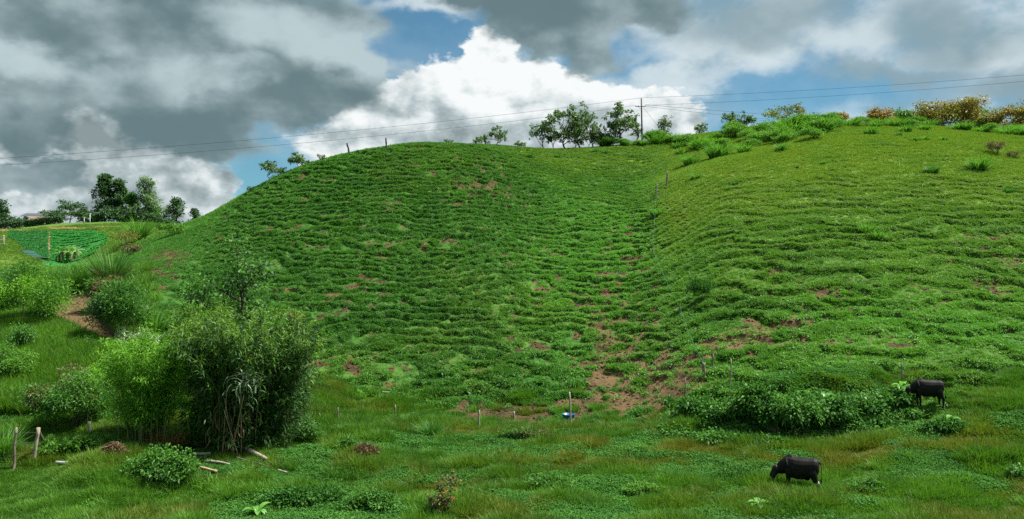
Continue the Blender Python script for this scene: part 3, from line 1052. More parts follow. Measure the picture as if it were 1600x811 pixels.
# ------------------------------------------------------------------ cattle
def cow_mesh():
    r = np.random.default_rng(5)
    m = MB()
    S = 14

    def loft(secs):
        """closed skin over elliptical sections: (x, y, z, half width, half height)"""
        n = len(secs)
        th = np.arange(S) * 2 * np.pi / S
        v = []
        for (x, y, z, w, h) in secs:
            w, h = w * 1.12, h * 1.10
            for a in th:
                # flat flanks, keeled top
                v.append((x, y + w * math.copysign(abs(math.cos(a)) ** .85, math.cos(a)), z + h * math.sin(a)))
        v.append((secs[0][0], secs[0][1], secs[0][2]))
        v.append((secs[-1][0], secs[-1][1], secs[-1][2]))
        q = [(i * S + j, i * S + (j + 1) % S, (i + 1) * S + (j + 1) % S, (i + 1) * S + j) for i in range(n - 1) for j in range(S)]
        tr = [(n * S, (j + 1) % S, j) for j in range(S)] + [(n * S + 1, (n - 1) * S + j, (n - 1) * S + (j + 1) % S) for j in range(S)]
        m.add(v, q, tr)
    loft([(-.86, 0, 1.06, .10, .16), (-.80, 0, 1.04, .21, .26), (-.66, 0, 1.03, .265, .315), (-.42, 0, .99, .285, .35), (-.12, 0, .95, .325, .395),
          (.15, 0, .95, .325, .395), (.38, 0, .98, .28, .385), (.56, 0, 1.02, .225, .355), (.68, 0, 1.02, .15, .27), (.74, 0, 1.0, .08, .17)])
    loft([(.16, 0, 1.26, .05, .06), (.34, 0, 1.33, .11, .13), (.50, 0, 1.33, .10, .12), (.64, 0, 1.22, .06, .08)])        # hump over the shoulder
    m.tube([(.48, 0, 1.08), (.70, 0, 1.00), (.90, 0, .88), (1.06, 0, .76)], [.33, .27, .20, .15], 12)                   # neck reaching down
    m.tube([(.58, 0, .84), (.74, 0, .76), (.92, 0, .70)], [.11, .10, .06], 8)                                             # dewlap
    m.tube([(.94, .02, .92), (1.03, .05, .84), (1.13, .10, .69), (1.195, .14, .565), (1.21, .145, .51)], [.15, .185, .160, .142, .118], 12)   # head and muzzle
    for s in (-1, 1):
        f = -.05 if s > 0 else .045
        m.tube([(.50, s * .15, .90), (.51 + f * .4, s * .17, .70), (.50 + f, s * .165, .46), (.50 + f * 1.4, s * .165, .40), (.49 + f * 1.2, s * .165, .16), (.50 + f * 1.2, s * .165, .02)],
               [.165, .125, .075, .066, .052, .060], 10)
        g = -.07 if s > 0 else .10
        m.tube([(-.60, s * .10, 1.02), (-.56 + g * .3, s * .165, .80), (-.66 + g * .8, s * .18, .56), (-.74 + g, s * .17, .44), (-.72 + g, s * .165, .20), (-.69 + g, s * .165, .02)],
               [.20, .205, .115, .080, .056, .064], 10)
        m.tube([(.99, s * .11, .86), (.96, s * .20, .86), (.92, s * .29, .82)], [.035, .06, .02], 7)                    # ears
    m.tube([(-.30, 0, .66), (-.36, 0, .56), (-.38, 0, .50)], [.15, .13, .06], 10)                                         # udder
    m.tube([(-.83, 0, 1.26), (-.92, 0, 1.20), (-.955, .01, .98), (-.95, .02, .74), (-.94, .03, .60)], [.045, .036, .024, .022, .03], 7)   # tail
    m.tube([(-.94, .03, .64), (-.935, .03, .52), (-.94, .035, .40)], [.032, .05, .012], 7)
    o = m.build('body', None, None)
    rm = o.modifiers.new('remesh', 'REMESH')
    rm.mode = 'VOXEL'
    rm.voxel_size = 0.022
    sm = o.modifiers.new('smooth', 'SMOOTH')
    sm.factor, sm.iterations = .5, 9
    me = bpy.data.meshes.new_from_object(o.evaluated_get(bpy.context.evaluated_depsgraph_get()))
    me.polygons.foreach_set('use_smooth', np.ones(len(me.polygons), bool))
    bpy.data.objects.remove(o)
    me.materials.clear()
    return me


def hide_mat(name, patch):
    m, b = new_mat(name)
    tc = b.node('ShaderNodeTexCoord').outputs['Object']
    g = b.noise(tc, 9, 4, .6)
    col = b.mix(b.step(g, .35, .7), (.006, .006, .006), (.016, .014, .013))
    if patch:
        sp = b.node('ShaderNodeSeparateXYZ')
        b.put(sp.inputs[0], tc)
        n = b.m('MULTIPLY', b.m('SUBTRACT', b.noise(tc, 7, 3), .5), .10)
        def patch_at(x, y, z, rad):
            return b.step(b.m('ADD', b.v('LENGTH', b.v('SUBTRACT', tc, (x, y, z))), n), rad, rad * .8)
        f = b.m('MAXIMUM', patch_at(-.80, .17, .47, .10), patch_at(-.37, 0.02, .50, .075))
        col = b.mix(f, col, (.55, .52, .47))
    return finish(b, m, bsdf(b, col, .6, .12, (b.noise(tc, 60, 3), .15, .01)))


def build_cattle():
    me = cow_mesh()
    hm, horn_m = hide_mat('black_hide', False), plain_mat('horn', (.24, .21, .16), (.38, .34, .27), 12, .5, .3, .1)
    eye_m = plain_mat('eye', (.012, .010, .009), (.015, .012, .01), 5, .15, .5, 0)
    white = hide_mat('black_hide_white_hock', True)
    horns, eyes = [], []
    for s in (-1, 1):
        horns.append(MB())
        horns[-1].tube([(1.0, s * .08, .90), (1.0, s * .17, .96), (1.03, s * .20, 1.05)], [.030, .023, .007], 7)
    for s in (-1, 1):
        eyes.append(MB())
        eyes[-1].tube([(1.105, s * .118, .745), (1.11, s * .134, .745)], [.024, .014], 8)
    spots = []
    for k, (px, py, a, sc_, mat, label) in enumerate((
            (1256, 766, 24, .97, white, 'black cow with a white patch on its hind leg, grazing in the open meadow'),
            (1456, 636, 20, .97, hm, 'all-black cow half hidden by the leafy bank, its head in the weeds'))):
        p = hit(px, py)
        rz = math.radians(180 - a)
        t = thing('cow', label, 'cow', (p.x - .15, p.y + .25, p.z - .05), rz)
        t.scale = (sc_ * .98, sc_ * 1.08, sc_ * 1.17)
        spots.append((t.location.x, t.location.y))
        t.location.z = ground(t.location.x, t.location.y) - (.17 if k == 0 else .06)
        mm = me.copy()
        mm.materials.append(mat)
        b_ = bpy.data.objects.new('body', mm)
        C.objects.link(b_)
        b_.parent = t
        for q in horns:
            q.build('horn', horn_m, t, True)
        for q in eyes:
            q.build('eye', eye_m, t, True)
    return spots


COW_SPOTS = build_cattle()


# ------------------------------------------------------------------ power line
def wire(name, label, a, b, sag, rad=.022, parent=None):
    n = 28
    s = np.linspace(0, 1, n)
    p = np.outer(1 - s, a) + np.outer(s, b)
    p[:, 2] -= 4 * sag * s * (1 - s)
    m = MB()
    m.tube(p, rad, 4)
    o = m.build(name, MATS['wire_metal'], parent, True)
    if label:
        tag(o, label, 'power line')
    return o


def at(px, py, Y):
    return np.array([(px - 800) / F * Y, Y, Z(Y, py)])


def build_power():
    Y0 = 154.0
    base = place(1004, Y0)
    top = Z(Y0, 153)
    H = top - base.z
    t = thing('utility_pole', 'tall dark wooden utility pole standing on the saddle of the ridge', 'utility pole', base)
    m = MB()
    m.tube([(0, 0, -.5), (-.08, 0, H * .5), (-.16, 0, H)], [.17, .145, .11], 10)
    m.build('shaft', MATS['pole_wood'], t, True)
    m = MB()
    m.box((-1.35, -.09, H - 1.62), (.75, .03, H - 1.50))
    m.build('crossarm', MATS['pole_wood'], t)
    for x, z in ((-1.25, H - 1.5), (-.75, H - 1.5), (.65, H - 1.5), (-.16, H)):
        m = MB()
        m.tube([(x, -.03, z), (x, -.03, z + .07), (x, -.03, z + .09), (x, -.03, z + .17)], [.05, .05, .075, .04], 8)
        m.build('insulator', MATS['ceramic'], t, True)
    m = MB()
    m.tube([(-.9, -.10, H - 1.55), (-.16, -.10, H - 2.2)], .03, 5)
    m.build('brace', MATS['pole_wood'], t)
    gx = place(1045, Y0 - 1)
    m = MB()
    m.tube([(-.12, 0, H - 1.3), (gx.x - base.x, gx.y - base.y, gx.z - base.z + .2)], .022, 4)
    m.build('guy_wire', MATS['wire_metal'], t)
    a = np.array([base.x - .16, Y0, top + .14])
    a2 = np.array([base.x - 1.25, Y0, top - 1.36])
    a3 = np.array([base.x + .65, Y0, top - 1.36])
    wire('power_line', 'upper of the two wires running from the pole down over the left hill', a, at(-260, 262, 118), 1.4)
    wire('power_line', 'lower of the two wires running from the pole down over the left hill', a2, at(-260, 271, 117), 1.6)
    wire('power_line', 'upper of the two wires rising from the pole to the right edge', a, at(1900, 88, 128), .9)
    wire('power_line', 'lower of the two wires rising from the pole to the right edge', a3, at(1900, 97, 128), .9)
    wire('power_line', 'faint wire sinking from the pole behind the right ridge scrub, upper one', a3 + np.array([0, 0, .15]), at(1420, 187, 230), .6, .026)
    wire('power_line', 'faint wire sinking from the pole behind the right ridge scrub, lower one', a3 + np.array([0, 0, -.2]), at(1330, 192, 230), .6, .026)


build_power()


# ------------------------------------------------------------------ posts, stakes, cords, small man-made things
def post_mesh(name, H, rad, mat, parent=None, bend=0.0, lean=(0, 0), seed=0, sides=8, top=None, cut=True):
    r = np.random.default_rng(seed)
    s = np.linspace(0, 1, 7)
    p = np.stack([lean[0] * s * H + bend * np.sin(s * 3.1) * H + r.normal(size=7) * rad * .18, lean[1] * s * H + r.normal(size=7) * rad * .18, -.35 + s * (H + .35)], 1)
    m = MB()
    m.tube(p, rad * (1 - .18 * s) * (1 + .08 * r.normal(size=7)), sides)
    return m.build(name, mat, parent, True), p[-1]


def stake(px, ytop, ybase, wpx, label, mat='post_wood', bend=0.0, lean=0.0, seed=1, name='fence_stake', Y=None):
    p = hit(px, ybase) if Y is None else place(px, Y)
    H = (ybase - ytop) * p.y / F
    o, _ = post_mesh(name, H, max(mpx(p.y, wpx) / 2, .022), MATS[mat], None, bend, (lean, 0), seed)
    o.location = p
    return tag(o, label, 'stake')


LOG_SPOTS = []


def build_posts():
    # electric fence climbing the crease between the two hills
    t = thing('cord_fence', 'green cord strung between short posts up the crease of the slope', 'fence', hit(1100, 588))
    o0 = t.location.copy()
    tops = []
    for k, (px, yt, yb, w) in enumerate(((1100, 567, 588, 6), (1062, 478, 492, 3), (1020, 388, 398, 2), (1026, 287, 310, 3), (1042, 267, 292, 3))):
        p = hit(px, yb)
        o, tp = post_mesh('post', (yb - yt) * p.y / F, mpx(p.y, w) / 2, MATS['post_wood'], t, 0, (0.02 * k - .04, 0), 40 + k)
        o.location = p - o0
        tops.append(np.array(p - o0) + tp - np.array([0, 0, .05]))
    for a, b in zip(tops[:-1], tops[1:]):
        n = 10
        s = np.linspace(0, 1, n)
        q = np.outer(1 - s, a) + np.outer(s, b)
        for i in range(n):
            x, y = q[i, 0] + o0.x, q[i, 1] + o0.y
            q[i, 2] = max(q[i, 2] - 1.2 * s[i] * (1 - s[i]), ground(x, y) - o0.z + .45)
        m = MB()
        m.tube(q, .007, 5)
        m.build('cord', MATS['cord_plastic'], t, True)
    m = MB()
    m.tube([tops[0] + np.array([0, 0, -.06 + .02 * i]) for i in range(5)], [.075, .09, .08, .09, .07], 8)
    m.build('cord_wrapping', MATS['cord_plastic'], t, True)
    # stakes along the foot of the slope
    stake(891, 612, 668, 3.2, 'tall pale stake standing right beside the blue tub', 'pale_wood', .01, -.02, 3)
    stake(748, 640, 672, 3.0, 'pale stake in the grass left of the blue tub', 'pale_wood', 0, .04, 4)
    stake(803, 642, 655, 3.4, 'short white stake stump left of the blue tub', 'pale_wood', 0, 0, 5)
    stake(1069, 590, 630, 2.4, 'thin grey stake on the bare soil left of the corded post', 'post_wood', .01, .02, 6)
    stake(1137, 560, 602, 3.0, 'crooked pale stick standing at the left end of the leafy bank', 'pale_wood', .06, .10, 7)
    stake(1113, 553, 578, 2.2, 'thin stake just behind the corded post', 'post_wood', 0, .03, 8)
    stake(1408, 566, 606, 2.4, 'thin stake on top of the bank left of the half hidden cow', 'post_wood', 0, 0, 9)
    stake(618, 632, 660, 2.4, 'thin stake beside the dark grass tuft at the foot of the slope', 'post_wood', 0, 0, 10)
    stake(528, 636, 662, 2.2, 'thin stake on the bright turf right of the large bamboo', 'post_wood', 0, .03, 11)
    stake(546, 224, 243, 3.0, 'leaning dark post on the skyline of the left hill', 'pole_wood', 0, -.22, 12, Y=112.5)
    stake(604, 214, 233, 2.8, 'upright dark post near the top of the left hill', 'pole_wood', 0, -.10, 13, Y=115)
    stake(231, 478, 508, 3.0, 'pale stake among bushes at the far end of the earth path', 'pale_wood', 0, 0, 14)
    stake(293, 505, 530, 4.0, 'grey post top between the two bamboo clumps', 'post_wood', 0, 0, 15, Y=50)
    # old wire fence at the left
    t = thing('wire_fence', 'old wire fence with grey posts at the lower left edge', 'fence', hit(26, 733))
    o0 = t.location.copy()
    ps = []
    for k, (px, yt, yb, w, mat, ln) in enumerate(((-16, 664, 735, 8, 'post_wood', 0), (24, 667, 734, 4.6, 'post_wood', .05), (54, 668, 723, 6, 'pale_wood', .16))):
        p = hit(px, yb)
        o, tp = post_mesh('post', (yb - yt) * p.y / F, mpx(p.y, w) / 2, MATS[mat], t, 0, (ln, 0), 60 + k)
        o.location = p - o0
        ps.append((np.array(p - o0), tp))
    m = MB()
    a, tp = ps[2]
    q = hit(78, 703) - o0
    m.tube([a + tp * .95, np.array(q) + np.array([0, 0, -.1])], [.075, .06], 8)
    m.build('brace', MATS['bark'], t, True)
    for f in (.35, .62, .88):
        m = MB()
        m.tube([p + tp * f + np.array([0, -.10, 0]) for p, tp in ps], .009, 4)
        m.build('wire', MATS['wire_metal'], t)
    stake(141, 658, 680, 6.5, 'thick whitened stump of a post below the dark shrub', 'pale_wood', 0, .02, 16)
    stake(165, 666, 684, 2.6, 'thin stake right of the whitened post stump', 'post_wood', 0, 0, 17)
    stake(187, 664, 692, 2.8, 'thin stake above the heap of brown litter', 'post_wood', 0, 0, 18)

    # blue tub
    p = hit(888, 660)
    t = thing('water_tub', 'small blue and grey plastic tub on muddy ground beside a stake', 'tub', p)
    w = mpx(p.y, 19) / 2
    h = mpx(p.y, 14)
    m = MB()
    m.tube([(0, 0, -.05), (0, 0, h * .55)], [w * .86, w * .93], 20, cap=True)
    m.build('body', MATS['grey_blue_plastic'], t, True)
    m = MB()
    th = np.linspace(0, 2 * np.pi, 25)
    prof = [(w * .935, h * .50), (w * .97, h * .92), (w * 1.06, h * .93), (w * 1.07, h), (w * .99, h), (w * .92, h * .6), (0.01, h * .58)]
    v = [(a * math.cos(q), a * math.sin(q), z) for (a, z) in prof for q in th[:-1]]
    q = [(i * 24 + j, i * 24 + (j + 1) % 24, (i + 1) * 24 + (j + 1) % 24, (i + 1) * 24 + j) for i in range(len(prof) - 1) for j in range(24)]
    m.add(v, q)
    m.build('rim', MATS['blue_plastic'], t)

    # logs
    def log(pa, pb, r0, r1, label, mat='pale_wood', lift=.08, bend=.0, seed=1, name='log', flare=False):
        r = np.random.default_rng(seed)
        a, b = hit(*pa), hit(*pb)
        s = np.linspace(0, 1, 10)
        q = np.outer(1 - s, np.array(a)) + np.outer(s, np.array(b))
        for i in range(10):
            q[i, 2] = ground(q[i, 0], q[i, 1]) + lift + .06
            LOG_SPOTS.append((q[i, 0], q[i, 1] - .25))
        q[:, 2] = np.polyval(np.polyfit(s, q[:, 2], 1), s) + bend * np.sin(s * 3.14)
        rad = (r0 * (1 - s) + r1 * s) * (1 + .10 * r.normal(size=10))
        if flare:
            rad *= 1 + .7 * np.exp(-((s - .18) / .16) ** 2)
            rad[0] *= .7
        m = MB()
        o_ = q.mean(0)
        m.tube(q - o_, rad, 9)
        o = m.build(name, MATS[mat], None, True)
        o.location = o_
        return tag(o, label, 'log')
    log((367, 697), (417, 722), .13, .085, 'long bleached driftwood log with a broad end lying before the big bamboo', lift=.14, seed=2, flare=True)
    log((301, 714), (331, 714), .085, .08, 'short straight cut log lying left of the bleached log', 'pale_wood', .10, seed=3)
    log((320, 724), (360, 728), .09, .05, 'whitish broken branch lying among the cut logs', 'pale_wood', .08, .05, seed=4)
    log((314, 734), (340, 740), .07, .06, 'yellowish short log nearest the broad-leaved bush', 'dry_culm', .08, seed=5)
    log((368, 717), (424, 733), .035, .025, 'thin straight pole lying below the bleached log', 'post_wood', .06, seed=6)
    log((436, 737), (450, 741), .05, .04, 'small stick end in the grass right of the thin pole', 'pale_wood', .06, seed=7)
    log((90, 725), (110, 726), .09, .07, 'small white plank in the grass below the wire fence', 'white_paint', .07, seed=8, name='plank')
    log((597, 616), (624, 618), .06, .05, 'short grey branch on the turf right of the big bamboo', 'pale_wood', .07, seed=9)
    # heap of litter
    p = hit(179, 714)
    t = thing('litter_heap', 'heap of dry brown leaf litter beside the broad-leaved bush', 'heap', p)
    r = np.random.default_rng(77)
    W, H = mpx(p.y, 50) / 2, mpx(p.y, 22)
    n = 2600
    th, q = r.random(n) * 6.283, np.sqrt(r.random(n))
    c = np.stack([q * np.cos(th) * W, q * np.sin(th) * W * .8, H * (1 - q ** 2) * (.8 + .3 * r.random(n))], 1)
    m = MB()
    m.leaves(c, r.normal(size=(n, 3)) * np.array([1, 1, .3]), .16, .05, r)
    m.build('litter', MATS['dry_leaves'], t)
    a = np.linspace(0, 6.283, 17)[:-1]
    v = [(W * .95 * k * math.cos(x), W * .76 * k * math.sin(x), H * .9 * (1 - k * k) - .02) for k in (1, .8, .6, .35) for x in a] + [(0, 0, H * .9)]
    qd = [(i * 16 + j, i * 16 + (j + 1) % 16, (i + 1) * 16 + (j + 1) % 16, (i + 1) * 16 + j) for i in range(3) for j in range(16)]
    m = MB()
    m.add(v, qd, [(48 + j, 48 + (j + 1) % 16, 64) for j in range(16)])
    m.build('core', MATS['dry_leaves'], t, True)


build_posts()
# ------------------------------------------------------------------ trees along the ridge
def ridge_tree(px, Y, wpx, hpx, style, leaf, n, ls, seed, label, group=None, sink=0.0, **kw):
    p = place(px, Y)
    p.z -= sink
    return tree(label, p, mpx(Y, wpx), mpx(Y, hpx) + sink, style, leaf, n, ls, seed, group=group, **kw)


def build_trees():
    RG = 'open-crowned trees on the saddle left of the utility pole'
    ridge_tree(851, 147, 40, 46, 'open', 'ridge_leaves', 880, .42, 1, 'low straggling tree at the left end of the grove on the saddle', RG, lean=-.06)
    ridge_tree(884, 148, 58, 67, 'open', 'ridge_leaves', 1680, .42, 2, 'broadest and tallest open tree at the left of the grove on the saddle', RG)
    ridge_tree(908, 150, 44, 63, 'open', 'ridge_leaves', 1040, .42, 3, 'slim-stemmed tall tree just right of the broadest tree of the grove', RG)
    ridge_tree(928, 151, 40, 54, 'open', 'ridge_leaves', 800, .40, 4, 'middle tree of the grove, lower, with sky showing through', RG)
    ridge_tree(946, 151, 30, 30, 'open', 'ridge_leaves', 480, .38, 5, 'small tree in the gap of the grove before the round-topped tree', RG)
    ridge_tree(972, 152, 52, 64, 'umbrella', 'ridge_leaves', 1800, .42, 6, 'round-topped tall tree with bare stems, second left of the pole', RG, bark='bark')
    ridge_tree(992, 155, 30, 44, 'bare', 'ridge_leaves', 420, .38, 7, 'nearly leafless thin tree right beside the utility pole', RG)
    ridge_tree(866, 150, 26, 30, 'open', 'ridge_leaves', 560, .38, 531, 'low tree filling the gap between the straggling tree and the broadest tree', RG)
    ridge_tree(898, 152, 30, 32, 'open', 'ridge_leaves', 640, .38, 532, 'low tree beneath the broadest and the slim-stemmed trees', RG)
    ridge_tree(922, 153, 28, 28, 'open', 'ridge_leaves', 560, .38, 533, 'low tree under the middle of the grove', RG)
    ridge_tree(960, 153, 26, 34, 'open', 'ridge_leaves', 480, .38, 534, 'low tree under the left side of the round-topped tree', RG)
    ridge_tree(773, 136, 38, 31, 'open', 'ridge_leaves', 560, .36, 8, 'small dark lone tree standing left of the grove on the ridge')
    ridge_tree(747, 134, 18, 13, 'open', 'ridge_leaves', 208, .32, 9, 'tiny tree left of the lone dark tree on the ridge')
    ridge_tree(813, 140, 16, 11, 'open', 'ridge_leaves', 176, .32, 10, 'low sapling on the ridge between the lone tree and the grove')
    ridge_tree(700, 130, 14, 8, 'bare', 'ridge_leaves', 60, .3, 30, 'tiny leafless sapling near the top of the left hill')
    ridge_tree(1040, 160, 20, 38, 'tall', 'ridge_leaves', 500, .38, 11, 'slender young tree standing alone right of the utility pole')
    ridge_tree(1097, 165, 26, 22, 'open', 'ridge_leaves', 400, .38, 12, 'small tree in the scrub between the slender young tree and the pair of trees')
    ridge_tree(1147, 166, 36, 32, 'open', 'ridge_leaves', 800, .40, 13, 'taller pale green tree of the pair above the scrub left of the spreading tree')
    ridge_tree(1167, 165, 30, 20, 'open', 'ridge_leaves', 480, .40, 14, 'lower tree leaning right beside the taller pale green one')
    ridge_tree(1230, 168, 68, 36, 'umbrella', 'ridge_leaves', 1500, .36, 15, 'wide spreading tree with thin domed crown and reddish twigs on the ridge', second=('orange_leaves', .22))
    ridge_tree(1317, 152, 18, 16, 'dome', 'orange_leaves', 672, .36, 16, 'smallest orange flowering bush on the right skyline')
    ridge_tree(1378, 150, 44, 25, 'dome', 'orange_leaves', 2400, .36, 17, 'round orange flowering tree left of the dark green crown on the skyline', second=('olive_leaves', .2))
    ridge_tree(1409, 153, 40, 30, 'dome', 'bush_leaves', 1300, .38, 18, 'dark green tree directly right of the round orange tree')
    ridge_tree(1442, 154, 60, 28, 'dome', 'olive_leaves', 2560, .38, 19, 'low olive tree between the dark green crown and the large orange tree')
    ridge_tree(1484, 149, 92, 46, 'dome', 'orange_leaves', 7360, .38, 20, 'largest orange flowering tree on the right skyline', second=('olive_leaves', .58))
    ridge_tree(1519, 156, 56, 52, 'dome', 'bush_leaves', 2200, .40, 21, 'tall green crown behind the right side of the largest orange tree')
    ridge_tree(1546, 152, 40, 24, 'dome', 'olive_leaves', 1600, .38, 22, 'low olive bush tree right of the largest orange tree')
    ridge_tree(1582, 150, 70, 36, 'dome', 'orange_leaves', 4160, .38, 23, 'orange and olive tree at the right edge of the photo', second=('olive_leaves', .55))
    ridge_tree(1599, 158, 34, 52, 'bare', 'olive_leaves', 90, .34, 24, 'bare twiggy tree rising behind the orange tree at the right edge')
    ridge_tree(426, 112, 34, 30, 'open', 'ridge_leaves', 560, .34, 25, 'lower of two small trees on the left slope skyline', 'small trees on the left slope skyline')
    ridge_tree(466, 113, 34, 24, 'umbrella', 'ridge_leaves', 600, .32, 26, 'upper of two small trees on the left slope skyline', 'small trees on the left slope skyline')
    ridge_tree(502, 113, 12, 10, 'bare', 'ridge_leaves', 90, .28, 27, 'tiny sapling above the two small trees on the left slope')
    ridge_tree(392, 111, 12, 8, 'bare', 'ridge_leaves', 60, .28, 28, 'tiny sapling below the two small trees on the left slope')
    # the wood behind the tilled field
    ridge_tree(1, 178, 30, 44, 'column', 'dark_leaves', 1500, .46, 40, 'dark conifer-like tree cut by the left edge of the photo')
    ridge_tree(16, 180, 18, 22, 'bare', 'dark_leaves', 50, .4, 41, 'thin bare tree right of the dark tree at the left edge')
    ridge_tree(28, 182, 26, 18, 'dome', 'dark_leaves', 700, .42, 42, 'low round bush tree behind the clipped hedge at far left')
    ridge_tree(57, 186, 34, 22, 'dome', 'bush_leaves', 900, .42, 43, 'low dark tree left of the red roof')
    ridge_tree(80, 186, 44, 32, 'dome', 'dark_leaves', 1500, .44, 44, 'dense dark tree behind the red roof')
    ridge_tree(108, 183, 62, 40, 'umbrella', 'dark_leaves', 2000, .44, 45, 'flat-topped layered tree left of the tallest dark trees')
    ridge_tree(133, 182, 30, 30, 'dome', 'dark_leaves', 900, .44, 46, 'shorter tree filling the gap before the tallest dark tree')
    ridge_tree(163, 176, 42, 78, 'column', 'dark_leaves', 4200, .48, 47, 'tallest dark tree of the wood above the tilled field')
    ridge_tree(186, 177, 38, 70, 'column', 'dark_leaves', 3600, .48, 48, 'second tallest dark tree, right beside the tallest one')
    ridge_tree(206, 176, 34, 50, 'column', 'bush_leaves', 2200, .46, 49, 'mid green tree between the tall dark trees and the pale tree')
    ridge_tree(228, 175, 56, 72, 'column', 'pale_leaves', 2900, .42, 50, 'pale grey-green tall tree with a whitish trunk', bark='pale_bark')
    ridge_tree(243, 176, 36, 40, 'dome', 'bush_leaves', 1300, .44, 51, 'dense green tree below the pale tall tree')
    ridge_tree(258, 180, 24, 38, 'bare', 'pale_leaves', 260, .38, 52, 'thin grey almost leafless tree right of the pale tall tree')
    ridge_tree(275, 177, 40, 50, 'column', 'dark_leaves', 1700, .44, 53, 'dark tree with an open rounded crown above the dark roof')
    ridge_tree(304, 176, 27, 38, 'column', 'dark_leaves', 1000, .44, 54, 'rightmost dark tree of the wood, next to the hill slope')
    for k, (px, w, h, nm) in enumerate(((148, 30, 18, 'leftmost'), (172, 34, 24, 'second from left'), (194, 36, 26, 'third from left'), (216, 34, 24, 'fourth from left'), (238, 34, 20, 'fifth from left'), (262, 28, 14, 'rightmost'))):
        ridge_tree(px, 173, w, h, 'dome', 'dark_leaves', 1500, .46, 560 + k, nm + ' of six dark undergrowth bushes beneath the wood above the field', 'undergrowth beneath the wood', name='bush', cat='bush')
    ridge_tree(290, 180, 22, 14, 'dome', 'dark_leaves', 500, .42, 55, 'low bush tree between the two rightmost trees of the wood')


build_trees()


# ------------------------------------------------------------------ scrub and tufts on the right hill
def tuft_at(px, py, w, h, label, mat='cane_blades', n=120, seed=1, dry=0.0, group=None, Y=None, lean=1.0):
    p = hit(px, py) if Y is None else place(px, Y)
    return grass_clump(label, p, mpx(p.y, w), mpx(p.y, h), n, max(.05, p.y * .0009), seed, mat, group, dry=dry, lean=lean, base=.26)


